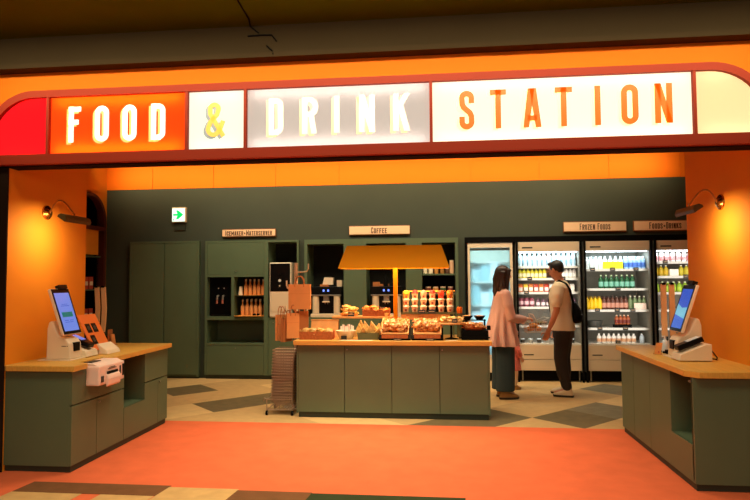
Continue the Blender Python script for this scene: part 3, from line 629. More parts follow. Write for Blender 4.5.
def crate(x0, x1, y0, y1, z0, z1, name, label, m='wicker', front=None, t=.008, flare=.012):
    c = thing(name, label, 'basket', ((x0+x1)/2, (y0+y1)/2, z0))
    mb = MB().box(x0+flare, x1-flare, y0+flare, y1-flare, z0, z0+.006)
    def wall(a, b):  # a,b are two bottom points (2D) with outward flare
        pass
    for (ax, ay, bx, by, nx, ny) in ((x0, y0, x1, y0, 0, -1), (x1, y0, x1, y1, 1, 0), (x1, y1, x0, y1, 0, 1), (x0, y1, x0, y0, -1, 0)):
        cx, cy = (x0+x1)/2, (y0+y1)/2
        def inn(px, py, q): return (px + (q if px < cx else -q), py + (q if py < cy else -q))
        A0, B0, A1, B1 = inn(ax, ay, flare), inn(bx, by, flare), (ax, ay), (bx, by)
        A0i, B0i, A1i, B1i = inn(ax, ay, flare+t), inn(bx, by, flare+t), inn(ax, ay, t), inn(bx, by, t)
        mb.add([(*A0, z0), (*B0, z0), (*B1, z1), (*A1, z1), (*A0i, z0), (*B0i, z0), (*B1i, z1), (*A1i, z1)],
               [(0, 1, 2, 3), (7, 6, 5, 4), (3, 2, 6, 7), (0, 4, 5, 1), (1, 5, 6, 2), (0, 3, 7, 4)])
    obj('sides', mb, m, c)
    return c
def tagcard(x, y, z, w_, h_, label, lean=.3):
    t = thing('price_tag', label, 'price tag', (x, y, z))
    obj('card', MB().prism([(y, z), (y+.004, z), (y+.004+h_*lean, z+h_), (y+h_*lean, z+h_)], 'X', x-w_/2, x+w_/2), 'tag', t)
    obj('print', MB().box(x-w_*.35, x+w_*.35, y-.001+h_*lean*.5-.003, y+h_*lean*.5, z+h_*.45, z+h_*.55), 'signface', t)
ZW = .8385
# 1 brown box of rolls
c = crate(-1.56, -1.19, 6.62, 6.84, ZW, .925, 'bread_box', 'brown wooden box of wrapped rolls at the left end of the island', 'wicker', flare=.002)
pr = lump(1, 'wrap', 'wrapped_roll', 'x')
fill(pr, 16, -1.53, -1.22, 6.65, 6.82, .865, .036, 'pale wrapped roll heaped in the brown box at the island left end', 'wrapped rolls in the left brown box', 11, nx=4)
t = thing('bread_tray', 'pale upright tray standing behind the left box of rolls', 'tray', (-1.34, 6.93, ZW))
obj('tray', MB().prism([(6.88, ZW), (6.90, ZW), (6.96, 1.035), (6.94, 1.035)], 'X', -1.49, -1.17), 'board', t, bevel=.003)
obj('rim', MB().box(-1.495, -1.165, 6.935, 6.972, 1.030, 1.042), 'board', t)
# 2 cream bowl with sticks
t = thing('cutlery_bowl', 'cream tapered bowl of white sachets and sticks on the island', 'bowl', (-1.045, 6.72, ZW))
obj('bowl', MB().lathe((-1.045, 6.72, ZW), [(.07, 0), (.085, .02), (.12, .095), (.112, .095), (.078, .025), (.001, .015)], 24, cap=False).lathe((-1.045, 6.72, ZW), [(.07, 0), (.07, .012)], 24), 'cream', t, True)
obj('label_card', MB().box(-1.085, -1.02, 6.60, 6.604, ZW+.004, ZW+.045), 'tag', t)
for i in range(12):
    a = i*2.4; q = random.Random(i); rr = .03+.05*(i % 3)/2
    x, y = -1.045+rr*math.cos(a), 6.72+rr*math.sin(a)
    o = MB().box(x-.009, x+.009, y-.003, y+.003, ZW+.03, ZW+.145+.015*(i % 2))
    tag(obj('sachet_stick', o, 'white' if i % 3 else 'pink', loc=(x, y, ZW+.03)), 'white sachet stick standing in the cream bowl on the island', 'sachet', 'sachet sticks in the cream bowl')
# 3 dark tray with sandwiches
c = crate(-.91, -.665, 6.62, 6.82, ZW, .915, 'sandwich_tray', 'low dark metal tray holding upright wrapped sandwiches on the island', 'gtray')
sw = obj('wrapped_sandwich', MB().prism([(-.055, 0), (.055, 0), (0, .115)], 'X', -.014, .014), 'wrap', bevel=.004); tag(sw, 's', 'sandwich')
for i in range(12):
    a = (i % 6)/5; y = 6.67 if i < 6 else 6.76; q_ = random.Random(i+50); loc = (-.885+.19*a, y, ZW+.03+q_.uniform(0, .07)); rot = (q_.uniform(-.3, .3), q_.uniform(-.6, .6), q_.uniform(.9, 1.9))
    lb = 'wrapped triangle sandwich standing in the low dark tray on the island'
    if i == 0: sw.location = loc; sw.rotation_euler = rot; tag(sw, lb, 'sandwich', 'sandwiches in the dark tray')
    else: copy_tree(sw, loc, rot=rot, label=lb, group='sandwiches in the dark tray')
# 4,5 dark framed slanted crates
pr2 = lump(5, 'wrap2', 'wrapped_bun', 'x'); 
for (x0, x1, nm, sd) in ((-.64, -.335, 'left of the two black-framed crates', 21), (-.285, .02, 'right of the two black-framed crates', 22)):
    c = thing('bakery_crate', 'wooden-fronted crate of wrapped buns, '+nm+' on the island', 'crate', ((x0+x1)/2, 6.72, ZW))
    mb = MB().prism([(6.585, ZW), (6.85, ZW), (6.85, ZW+.13), (6.57, ZW+.02)], 'X', x0-.02, x1+.02)
    obj('stand', mb, 'black', c)
    obj('front_panel', MB().prism([(6.575, ZW+.014), (6.583, ZW+.014), (6.583, ZW+.062), (6.575, ZW+.062)], 'X', x0+.01, x1-.01), 'wicker', c)
    obj('side_panel', MB().prism([(6.575, ZW+.062), (6.86, ZW+.155), (6.86, ZW+.225), (6.575, ZW+.085)], 'X', x0, x0+.010), 'board', c)
    obj('side_panel', MB().prism([(6.575, ZW+.062), (6.86, ZW+.155), (6.86, ZW+.225), (6.575, ZW+.085)], 'X', x1-.010, x1), 'board', c)
    obj('tray_floor', MB().prism([(6.58, ZW+.066), (6.86, ZW+.135), (6.86, ZW+.142), (6.58, ZW+.073)], 'X', x0+.01, x1-.01), 'board', c)
    rnd = random.Random(sd); lb = 'pinkish wrapped bun in the '+nm
    for i in range(24):
        u, v = (i % 4+.5)/4, (i//4 % 3+.5)/3; lay = i//12
        loc = (x0+.025+(x1-x0-.05)*u+rnd.uniform(-.01, .01), 6.61+.22*v, ZW+.075+.062*v+lay*.038+rnd.uniform(0, .01)); rot = (rnd.uniform(-.3, .3), rnd.uniform(-.4, .4), rnd.uniform(0, PI))
        if 'used' not in pr2.keys(): pr2['used'] = 1; pr2.location = loc; pr2.rotation_euler = rot; tag(pr2, lb, 'bread', 'wrapped buns in the '+nm)
        else: copy_tree(pr2, loc, rot=rot, label=lb, group='wrapped buns in the '+nm)
    tagcard((x0+x1)/2+.03, 6.56, ZW, .09, .022, 'small black price tag in front of the '+nm)
# tall bag of sticks between
t = tag(obj('bread_bag', MB().rings([(-.62, 6.90, ZW, .05, .03), (-.62, 6.90, ZW+.14, .055, .035), (-.615, 6.90, ZW+.22, .03, .02), (-.61, 6.90, ZW+.235, .012, .01), (-.60, 6.9, ZW+.28, .03, .012)], 14), 'wrap', smooth=True, loc=(-.62, 6.9, ZW)), 'tall tied clear bag of bread standing by the mustard post', 'bread bag')
# paper sheets at front edge
tag(obj('paper_sheet', MB().prism([(-1.10, 6.53), (-.72, 6.53), (-.74, 6.60), (-1.06, 6.59)], 'Z', ZW+.0005, ZW+.0018), 'cream', loc=(-.9, 6.56, ZW)), 'flat pale paper sheet on the island edge below the cream bowl', 'paper')
tag(obj('paper_sheet', MB().prism([(.06, 6.55), (.18, 6.54), (.20, 6.61), (.08, 6.61)], 'Z', ZW+.0005, ZW+.0018), 'cream', loc=(.12, 6.58, ZW)), 'flat pale paper sheet on the island edge near its right end', 'paper')
# upper left shelf
sh = thing('display_shelf', 'raised light wood shelf above the breads on the left of the island', 'shelf', (-.89, 7.05, ZW))
obj('shelf_board', MB().box(-1.245, -.545, 6.93, 7.17, 1.055, 1.078), 'board', sh, bevel=.002)
for x in (-1.20, -.60):
    for y in (6.95, 7.15): obj('leg', MB().tube([(x, y, ZW), (x, y, 1.056)], .006, 8), 'gtray', sh, True)
bg = thing('bread_basket', 'shallow basket heaped with pale yellow wrapped bread on the raised shelf', 'basket', (-1.06, 7.05, 1.0785))
obj('basket', MB().lathe((-1.06, 7.05, 1.0785), [(.09, 0), (.115, .03), (.109, .03), (.086, .008), (.001, .006)], 20, cap=False), 'board', bg, True)
pr3 = lump(9, mat('wrapped_yellow', (236, 184, 96), .3, var=.35, scale=18, bump=.5, coat=.4), 'wrapped_loaf', 'x', (.05, .036, .03))
fill(pr3, 9, -1.13, -.99, 6.99, 7.11, 1.088, .036, 'pale yellow wrapped loaf heaped in the shallow basket on the raised shelf', 'wrapped loaves on the raised shelf', 31, nx=2, scale=(.85, 1.1))
tagcard(-1.02, 6.94, 1.079, .075, .045, 'black price tag in front of the yellow loaves on the raised shelf')
c = crate(-.89, -.575, 6.95, 7.13, 1.0785, 1.150, 'bread_box', 'reddish brown box of orange rolls on the raised shelf', 'wicker', flare=.002)
pr4 = lump(12, 'bread', 'bread_roll', 'x', (.045, .035, .03))
fill(pr4, 10, -.87, -.60, 6.97, 7.10, 1.115, .03, 'orange glazed roll in the brown box on the raised shelf', 'rolls in the raised box', 33, nx=4)
tagcard(-.66, 6.955, 1.165, .08, .022, 'grey-green price tag clipped on the raised brown box')
# cup rack
cr = thing('cup_rack', 'olive metal rack holding three rows of lidded cups on the island', 'rack', (-.13, 7.05, ZW))
obj('shelf_tray', MB().box(-.44, .185, 6.95, 7.20, 1.10, 1.112).box(-.44, .185, 6.945, 6.952, 1.10, 1.125), 'gtray', cr)
obj('apron', MB().box(-.44, .12, 6.955, 6.97, 1.04, 1.10), 'board', cr)
for x in (-.42, .165): 
    for y in (6.975, 7.185): obj('leg', MB().tube([(x, y, ZW), (x, y, 1.36)], .005, 8), 'gtray', cr, True)
for z, y in ((1.19, 7.06), (1.265, 7.12)): obj('wire_tier', MB().tube([(-.42, y-.055, z), (.17, y-.055, z)], .004, 6).tube([(-.42, y+.05, z), (.17, y+.05, z)], .004, 6).box(-.42, .17, y-.055, y+.05, z-.003, z), 'gtray', cr)
obj('top_rail', MB().tube([(-.42, 7.185, 1.36), (.185, 7.185, 1.36)], .005, 6).ball((.185, 7.185, 1.362), .011, 8, 6), 'brass', cr, True)
def cup(m, top):
    mb = MB().mi(0).lathe((0, 0, 0), [(.028, 0), (.037, .066), (.039, .068), (.039, .071)], 16)
    mb.mi(1).lathe((0, 0, .071), [(.038, 0), (.036, .01), (.03, .016)], 16)
    mb.mi(2).prism([(-.012, .022), (.012, .022), (.013, .048), (-.013, .048)], 'Y', -.0375, -.03)
    return mb
TOPS = [('yellow-topped', (244, 200, 40)), ('bright red-topped', (220, 40, 30)), ('pinkish', (222, 150, 120)), ('dull red-topped', (190, 50, 36)), ('all red', (232, 70, 30)), ('orange', (240, 140, 30))]
cm_ = mat('cup_white', (228, 188, 148), .5); cd_ = mat('cup_print', (150, 70, 50), .5)
for r_, (z, y) in enumerate(((1.1125, 6.995), (1.1905, 7.06), (1.2655, 7.12))):
    proto = None
    for c_ in range(6):
        x = -.385+c_*.102
        if r_ < 2:
            lb = 'white printed paper cup in the '+('bottom' if r_ == 0 else 'middle')+' row of the olive rack'
            if proto is None: proto = obj('paper_cup', cup(0, 0), [cm_, 'pinkw', cd_]); proto.location = (x, y, z); tag(proto, lb, 'cup', 'cups in the %s row' % ('bottom' if r_ == 0 else 'middle'))
            else: copy_tree(proto, (x, y, z), label=lb)
        else:
            nm, col = TOPS[c_]; body = cm_ if c_ not in (4, 5, 0) else mat('cup_'+nm, col if c_ else (246, 176, 70), .5)
            o = obj('paper_cup', cup(0, 0), [body, mat('lid_'+nm, col, .5), cd_]); o.location = (x, y, z)
            tag(o, nm+' lidded cup in the top row of the olive rack', 'cup')
            # heap of contents showing above the rim
            obj('topping', MB().ball((x, y, z+.092), (.033, .033, .018), 10, 6), mat('top_'+nm, col, .6, var=.4, scale=40), o, True)
tagcard(-.20, 6.925, 1.113, .085, .04, 'dark price tag at the left foot of the cup rack')
tagcard(-.085, 6.925, 1.113, .085, .04, 'dark price tag in the middle of the cup rack')
# right end: round board, bowls, tiered stand
rb = thing('serving_board', 'round wooden board of pale wraps raised at the right of the island', 'board', (.13, 6.75, ZW))
obj('board', MB().lathe((.13, 6.75, 1.002), [(.15, 0), (.16, .006), (.16, .018), (.155, .022)], 28, sy=.8), 'board', rb, True)
obj('pedestal', MB().lathe((.13, 6.75, ZW), [(.07, 0), (.07, .006), (.012, .02), (.012, .15), (.05, .163)], 16), 'black', rb, True)
fill(lump(40, 'wrap', 'wrapped_pastry', 'x', (.045, .034, .02)), 12, .02, .24, 6.68, 6.80, 1.026, .026, 'pale wrapped pastry on the round raised board of the island', 'pastries on the round board', 41, nx=4)
tagcard(.165, 6.63, 1.026, .06, .04, 'black price tag on the round raised board')
j = thing('jam_jar', 'small glowing orange jar behind the round board on the island', 'jar', (.232, 7.0, ZW))
obj('stand', MB().lathe((.232, 7.0, ZW), [(.035, 0), (.03, .27)], 14), 'gtray', j)
obj('jar', MB().lathe((.232, 7.0, 1.11), [(.03, 0), (.034, .01), (.034, .06), (.028, .072)], 16), 'amber', j, True)
ts = thing('tiered_stand', 'black two-tier stand at the right end of the island', 'display stand', (.38, 6.78, ZW))
obj('frame', MB().box(.24, .53, 6.66, 6.92, ZW, ZW+.10).box(.255, .275, 6.86, 6.88, ZW, 1.05).box(.495, .515, 6.86, 6.88, ZW, 1.05).box(.25, .52, 6.84, 6.90, 1.035, 1.045), 'black', ts, bevel=.003)
obj('foot_tray', MB().box(.21, .545, 6.63, 6.64, ZW+.02, ZW+.035), 'black', ts)
br = thing('pastry_tray', 'oval brown tray of wrapped pastries on the black tiered stand', 'tray', (.385, 6.76, ZW+.101))
obj('tray', MB().lathe((.385, 6.76, ZW+.101), [(.10, 0), (.15, .03), (.145, .03), (.095, .006), (.001, .006)], 24, sy=.7, cap=False), 'wicker', br, True)
fill(lump(43, 'wrap2', 'wrapped_cookie', 'x', (.04, .03, .02)), 12, .29, .48, 6.71, 6.82, ZW+.12, .026, 'wrapped cookie heaped on the oval tray of the black stand', 'cookies on the oval tray', 44, nx=4)
for x, lb in ((.31, 'left black bowl on top of the tiered stand'), (.45, 'right black bowl on top of the tiered stand')):
    bw = thing('black_bowl', lb, 'bowl', (x, 6.87, 1.0455))
    obj('bowl', MB().lathe((x, 6.87, 1.0455), [(.035, 0), (.068, .045), (.062, .045), (.03, .006), (.001, .005)], 20, cap=False), 'black', bw, True)
    tag(obj('sweets', MB().ball((x, 6.87, 1.079), (.056, .056, .018), 14, 6), 'wrap2', smooth=True, loc=(x, 6.87, 1.07)), 'heap of pale wrapped sweets in the '+lb.split(' bowl')[0]+' bowl', 'sweets', kind='stuff')
tag(obj('bowl_scoop', MB().box(.52, .56, 6.72, 6.78, ZW+.101, ZW+.15), 'black', bevel=.008, loc=(.54, 6.75, ZW+.101)), 'small black scoop holder at the island right end', 'holder')

# ================================================================ KRAFT BAG TREE
bt = thing('bag_stand', 'cream metal hook stand left of the island carrying kraft bags', 'bag stand', (-1.70, 7.05, 0))
obj('pole', MB().tube([(-1.70, 7.05, .01), (-1.70, 7.05, 1.71)], .024, 14), 'metalw', bt, True)
obj('base_plate', MB().lathe((-1.70, 7.05, 0), [(.14, 0), (.14, .012), (.03, .02)], 24), 'metalw', bt, True)
def hook(z, dx, dy, p):
    pts = [(-1.70, 7.05, z), (-1.70+dx*.6, 7.05+dy*.6, z), (-1.70+dx*.9, 7.05+dy*.9, z+.01), (-1.70+dx, 7.05+dy, z+.04), (-1.70+dx, 7.05+dy, z+.10)]
    obj('hook', MB().tube(pts, .010, 10), 'metalw', p, True)
for z, dx, dy in ((1.60, .15, 0), (1.56, .03, -.12), (1.40, -.10, -.06), (1.12, .14, .0), (1.10, -.12, -.02), (1.14, 0, -.12)): hook(z, dx, dy, bt)
def kraft_bag(name_label, x, y, z0, z1, w_, d_, col='kraft', rz=0, group=None):
    t = thing('paper_bag', name_label, 'paper bag', (x, y, z0), group)
    # gusseted bag: front, back, folded sides, bottom
    b_ = MB(); vs = [(x-w_/2, y-d_/2, z0), (x+w_/2, y-d_/2, z0), (x+w_/2, y+d_/2, z0), (x-w_/2, y+d_/2, z0), (x-w_/2, y-d_/2, z1), (x+w_/2, y-d_/2, z1), (x+w_/2-d_*.3, y, z1), (x+w_/2, y+d_/2, z1), (x-w_/2, y+d_/2, z1), (x-w_/2+d_*.3, y, z1), (x+w_/2-d_*.1, y, z0), (x-w_/2+d_*.1, y, z0)]
    b_.add(vs, [(0, 1, 5, 4), (1, 10, 6, 5), (10, 2, 7, 6), (2, 3, 8, 7), (3, 11, 9, 8), (11, 0, 4, 9), (0, 11, 3, 2, 10, 1)])
    obj('bag_body', b_, col, t)
    for yy in (y-d_/2-.002, y+d_/2+.002):
        pts = [(x-w_*.2, yy, z1-.03)]+[(x+w_*.2*math.cos(a), yy, z1+.02+.075*math.sin(a)) for a in [PI-PI*i/10 for i in range(11)]]+[(x+w_*.2, yy, z1-.03)]
        obj('handle', MB().tube(pts, .005, 6), 'kraftd', t, True)
    obj('fold_strip', MB().box(x-w_/2, x+w_/2, y-d_/2-.0015, y-d_/2-.0005, z0+(z1-z0)*.62, z0+(z1-z0)*.625), 'kraftd', t)
    t.rotation_euler = (0, 0, rz); return t
kraft_bag('large flat kraft bag hanging at the front of the hook stand', -1.615, 6.88, 1.165, 1.455, .26, .04)
for i, (x, y, z0, z1, w_, rz, lb) in enumerate(((-1.845, 6.92, .80, 1.10, .14, .9, 'leftmost hanging kraft bag low on the hook stand'), (-1.775, 6.89, .79, 1.06, .16, 1.15, 'second kraft bag from the left low on the hook stand'),
        (-1.70, 6.88, .83, 1.12, .15, .5, 'kraft bag hanging just below the large one on the hook stand'), (-1.60, 6.93, .86, 1.14, .15, .15, 'rightmost low kraft bag beside the island breads'))):
    kraft_bag(lb, x, y, z0, z1, w_, .045, ('kraft', 'kraftd', 'kraft', 'kraftd')[i], rz)
# basket trolley
tr = thing('basket_trolley', 'low wire trolley on black casters under the stacked shopping baskets', 'trolley', (-1.79, 6.78, 0))
fb = MB()
for z in (.175, .06):
    fb.tube([(-1.93, 6.62, z), (-1.64, 6.62, z), (-1.64, 6.97, z), (-1.93, 6.97, z), (-1.93, 6.62, z)], .006, 8)
for x, y in ((-1.93, 6.62), (-1.64, 6.62), (-1.64, 6.97), (-1.93, 6.97)): fb.tube([(x, y, .05), (x, y, .175)], .006, 8)
for i in range(9): fb.tube([(-1.93+i*.036, 6.62, .06), (-1.93+i*.036, 6.97, .06)], .003, 6)
for i in range(7): fb.tube([(-1.93+i*.048, 6.62, .06), (-1.93+i*.048, 6.62, .175)], .003, 6)
obj('frame', fb, 'wire', tr, True)
obj('push_handle', MB().tube([(-1.93, 6.62, .175), (-1.96, 6.62, .19), (-1.965, 6.62, .15)], .006, 8), 'wire', tr, True)
for x, y in ((-1.93, 6.62), (-1.64, 6.62), (-1.64, 6.97), (-1.93, 6.97)):
    w_ = obj('caster', MB().tube([(x-.009, y, .026), (x+.009, y, .026)], .026, 14), 'black', tr, True)
    obj('axle', MB().tube([(x-.012, y, .026), (x+.012, y, .026)], .008, 8), 'steel', w_, True)
def wire_basket():
    t = thing('shopping_basket', 'x', 'basket', (0, 0, 0)); mb = MB()
    def rect(hx, hy, z, r): mb.tube([(-hx, -hy, z), (hx, -hy, z), (hx, hy, z), (-hx, hy, z), (-hx, -hy, z)], r, 6)
    rect(.125, .155, .13, .0045); rect(.118, .147, .09, .002); rect(.110, .138, .045, .002); rect(.10, .128, .0, .0025)
    for i in range(9):
        u = -1+2*i/8
        for s_ in (-1, 1): mb.tube([(u*.125, s_*.155, .13), (u*.10, s_*.128, 0)], .0016, 4)
        mb.tube([(u*.10, -.128, 0), (u*.10, .128, 0)], .0016, 4)
    for i in range(9):
        u = -1+2*i/8
        for s_ in (-1, 1): mb.tube([(s_*.125, u*.155, .13), (s_*.10, u*.128, 0)], .0016, 4)
    obj('wire_body', mb, 'wire', t)
    obj('handle', MB().tube([(-.125, 0, .132), (-.12, -.05, .137), (.12, -.05, .137), (.125, 0, .132)], .004, 6), 'metalw', t, True)
    return t
bp = wire_basket()
for i in range(17):
    loc = (-1.765+.0012*i, 6.79, .068+i*.0325)
    lb = 'wire shopping basket in the middle of the stack by the island'
    if i == 0: lb = 'lowest wire shopping basket, sitting in the trolley'
    if i == 16: lb = 'topmost wire shopping basket of the stack by the island'
    g = 'stacked wire baskets'
    if i == 0: bp.location = loc; tag(bp, lb, 'basket', g)
    else: copy_tree(bp, loc, label=lb, group=g)

# ================================================================ BACK WALL CABINETS
YC = 8.97
wd = thing('tall_cupboard', 'plain green double-door cupboard on the back wall at left', 'cupboard', (-4.27, YC, 0))
obj('body', MB().box(-4.83, -3.70, YC+.022, YC+.5, .03, 2.12), 'greenin', wd)
obj('frame', MB().box(-4.83, -4.80, YC, YC+.022, .03, 2.125).box(-3.73, -3.70, YC, YC+.022, .03, 2.125).box(-4.80, -3.73, YC, YC+.022, 2.095, 2.125), 'green', wd)
obj('door', MB().box(-4.797, -4.275, YC+.004, YC+.024, .06, 2.09), 'green', wd, bevel=.002)
obj('door', MB().box(-4.255, -3.733, YC+.004, YC+.024, .06, 2.09), 'green', wd, bevel=.002)
obj('plinth', MB().box(-4.82, -3.71, YC+.03, YC+.5, 0, .06), 'plinth', wd)
# ice / water unit
iw = thing('wall_unit', 'green wall unit of niches with the water dispenser and bottle shelves', 'cabinet', (-2.87, YC, 0))
f = MB(); Y2 = YC+.45
f.box(-3.60, -3.565, YC, Y2, .06, 2.12).box(-2.664, -2.60, YC, Y2, .06, 2.089).box(-2.15, -2.122, YC, Y2, .06, 2.12).box(-3.565, -2.15, YC, Y2, 2.09, 2.12)
f.box(-3.565, -2.665, YC, Y2, 1.56, 1.60).box(-3.18, -3.135, YC, Y2, .956, 1.559).box(-3.565, -2.665, YC, Y2, .90, .955).box(-3.565, -2.665, YC, Y2, .515, .545)
f.box(-3.135, -2.665, YC+.01, Y2, 1.262, 1.278).box(-2.60, -2.15, YC, Y2, .905, .935).box(-3.60, -2.122, Y2, Y2+.02, .06, 2.12)
obj('body', f, 'green', iw)
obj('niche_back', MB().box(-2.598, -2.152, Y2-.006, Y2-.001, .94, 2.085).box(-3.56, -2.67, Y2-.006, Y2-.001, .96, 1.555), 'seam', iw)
obj('front_panel', MB().box(-3.562, -2.668, YC+.003, YC+.02, 1.603, 2.087), 'green', iw)
d = obj('door', MB().box(-3.562, -2.668, YC+.003, YC+.02, .063, .512), 'green', iw, bevel=.002); handle_dot(-3.11, YC+.003, .47, 'Y', d)
d = obj('door', MB().box(-2.597, -2.153, YC+.003, YC+.02, .063, .902), 'green', iw, bevel=.002); handle_dot(-2.52, YC+.003, .86, 'Y', d)
obj('lock', MB().tube([(-3.11, YC+.003, 1.64), (-3.11, YC-.01, 1.64)], .008, 10), 'steel', iw, True)
obj('plinth', MB().box(-3.59, -2.13, YC+.03, Y2, 0, .06), 'plinth', iw)
# water dispenser
wdp = thing('water_dispenser', 'black built-in water dispenser with two taps in the left niche', 'water dispenser', (-3.37, YC+.05, .956))
obj('body', MB().box(-3.56, -3.185, YC+.10, YC+.4, .957, 1.555), 'blackg', wdp)
obj('drip_tray', MB().box(-3.52, -3.22, YC+.02, YC+.10, .957, .975), 'black', wdp, bevel=.003)
for x in (-3.42, -3.33):
    tp = obj('tap', MB().tube([(x, YC+.10, 1.27), (x, YC+.05, 1.27), (x, YC+.04, 1.21)], [.014, .014, .018], 10), 'steel', wdp, True)
    obj('lever', MB().box(x-.012, x+.012, YC+.03, YC+.045, 1.15, 1.21), mat('tap_red', (190, 110, 90), .4), tp)
    obj('indicator', MB().ball((x, YC+.098, 1.385), .010, 8, 5), 'displ' if 0 else 'white', wdp, True)
# bottles on the shelves
def wb_(h, r, m, m2='cream'):
    return MB().mi(0).lathe((0, 0, 0), [(r*.9, 0), (r, .01), (r, h*.55), (r*.45, h*.72), (r*.42, h*.86)], 12).mi(1).lathe((0, 0, h*.86), [(r*.5, 0), (r*.5, h*.14)], 12)
b1 = obj('carafe', wb_(.245, .031, 0), ['kraft', 'metalw'], smooth=True)
def row(proto, pts, labels, group, first=True, cat='bottle', rot=None):
    for i, p in enumerate(pts):
        lb = labels if isinstance(labels, str) else labels[i]
        if i == 0 and 'used' not in proto.keys(): proto['used'] = 1; proto.location = p; tag(proto, lb, cat, group)
        else: copy_tree(proto, p, label=lb, group=group)
row(b1, [(-2.99+i*.069, YC+.13, 1.2785) for i in range(5)], 'tan bottle in the row of five on the upper niche shelf', 'tan bottles on the upper niche shelf')
row(b1, [(-2.985+i*.069, YC+.20, .97) for i in range(5)], 'tan bottle in the back row above the orange tray', 'back row of tan bottles over the tray')
row(b1, [(-3.03+i*.069, YC+.10, .965) for i in range(5)], 'tan bottle in the front row on the orange tray', 'front row of tan bottles on the tray')
tag(obj('paper_cup', MB().lathe((-3.07, YC+.12, 1.2785), [(.034, 0), (.022, .13)], 14), 'cream', smooth=True, loc=(-3.07, YC+.12, 1.2785)), 'upturned pale cup left of the five tan bottles', 'cup')
tag(obj('shelf_liner', MB().box(-3.13, -2.67, YC-.005, YC+.3, 1.2785, 1.2789), 'tray', loc=(-2.9, YC, 1.2785)), 'thin orange liner under the upper row of tan bottles', 'liner')
tt = thing('serving_tray', 'rounded orange tray sticking out under the lower tan bottles', 'tray', (-2.9, YC, .956))
obj('tray', MB().prism([(-3.13, YC+.28), (-3.13, YC), (-3.10, YC-.06), (-3.05, YC-.09), (-2.75, YC-.09), (-2.70, YC-.06), (-2.668, YC), (-2.668, YC+.28)], 'Z', .957, .965), 'tray', tt)
obj('rim', MB().tube([(-3.128, YC, .968), (-3.10, YC-.06, .968), (-3.05, YC-.09, .968), (-2.75, YC-.09, .968), (-2.70, YC-.06, .968), (-2.67, YC, .968)], .006, 6), 'tray', tt)
for x in (-2.80, -2.74): tag(obj('lid', MB().lathe((x, YC-.045, .9655), [(.025, 0), (.025, .03), (.018, .036)], 12), 'black', smooth=True, loc=(x, YC-.045, .9655)), 'small black lid at the %s on the front of the orange tray' % ('left' if x < -2.77 else 'right'), 'lid')
# ice maker
im = thing('ice_maker', 'tall cream ice maker with a black upper front in the wall unit', 'ice maker', (-2.41, YC+.02, .936))
obj('body', MB().box(-2.575, -2.235, YC-.02, YC+.38, .937, 1.775), 'cream', im, bevel=.02)
obj('front_glass', MB().box(-2.56, -2.25, YC-.026, YC-.019, 1.335, 1.76), 'blackg', im, bevel=.008)
obj('recess', MB().box(-2.55, -2.26, YC-.024, YC-.019, 1.02, 1.32), 'metalw', im, bevel=.003)
obj('dial', MB().tube([(-2.41, YC-.026, 1.50), (-2.41, YC-.034, 1.50)], .022, 14), 'white', im, True)
obj('spout', MB().tube([(-2.41, YC-.026, 1.60), (-2.41, YC-.06, 1.60), (-2.41, YC-.06, 1.56)], .013, 10), 'black', im, True)
obj('button', MB().tube([(-2.41, YC-.026, 1.42), (-2.41, YC-.031, 1.42)], .012, 10), 'metalw', im, True)
# coffee unit
cu_ = thing('wall_unit', 'long green wall unit with coffee machines and cup shelves', 'cabinet', (-.87, YC, 0))
f = MB(); f.box(-2.035, -1.99, YC, Y2, .06, 2.12).box(-1.43, -1.40, YC, Y2, .936, 2.049).box(-1.12, -1.085, YC, Y2, .936, 2.049).box(-.49, -.46, YC, Y2, .936, 2.049).box(-.29, -.25, YC, Y2, .936, 2.049).box(.245, .29, YC, Y2, .06, 2.12)
f.box(-1.99, .245, YC, Y2, 2.05, 2.12).box(-1.99, .245, YC, Y2, .90, .935).box(-1.40, -1.12, YC+.002, YC+.02, .935, 2.05).box(-.46, -.29, YC+.002, YC+.02, .935, 2.05).box(-2.035, .29, Y2, Y2+.02, .06, 2.12)
for z in (1.575, 1.28): f.box(-.25, .245, YC, Y2, z-.012, z+.012)
obj('body', f, 'green', cu_)
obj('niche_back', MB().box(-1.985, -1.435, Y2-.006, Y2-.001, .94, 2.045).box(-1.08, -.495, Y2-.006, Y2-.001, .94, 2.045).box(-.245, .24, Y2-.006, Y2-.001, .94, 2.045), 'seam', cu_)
for i in range(4):
    a = -1.99+i*.559; d = obj('door', MB().box(a+.002, a+.557, YC+.002, YC+.02, .063, .898), 'green', cu_, bevel=.002)
obj('plinth', MB().box(-2.03, .28, YC+.03, Y2, 0, .06), 'plinth', cu_)
def coffee(x, label):
    t = thing('coffee_machine', label, 'coffee machine', (0, 0, 0))
    obj('body', MB().box(-.225, .225, .05, .36, 0, .36), 'blackg', t, bevel=.006)
    obj('head', MB().box(-.235, .235, -.02, .36, .345, .465), 'blackg', t, bevel=.008)
    obj('trim_bar', MB().box(-.235, .235, -.028, .0, .325, .345), 'steel', t, bevel=.003)
    for a in (-1, 1): obj('milk_canister', MB().tube([(a*.165, .02, .06), (a*.165, .02, .32)], .052, 14), 'metalw', t, True)
    sp = obj('spout', MB().box(-.04, .04, -.01, .06, .24, .325).tube([(-.02, .02, .20), (-.02, .02, .245)], .008, 8).tube([(.02, .02, .20), (.02, .02, .245)], .008, 8), 'steel', t)
    obj('spout_handle', MB().tube([(-.055, -.01, .235), (.055, -.01, .235)], .010, 8), 'metalw', t, True)
    obj('drip_tray', MB().box(-.235, .235, -.03, .30, 0, .055), 'metalw', t, bevel=.006)
    for a in (-.035, .035): obj('display', MB().box(a-.013, a+.013, -.0225, -.0200, .392, .422), 'displ', t)
    obj('bean_hopper', MB().box(-.10, .03, .02, .2, .466, .50), 'kraftd', t, bevel=.004)
    t.location = (x, YC+.06, .9355); return t
cf = coffee(-1.71, 'black and steel coffee machine right of the hook stand')
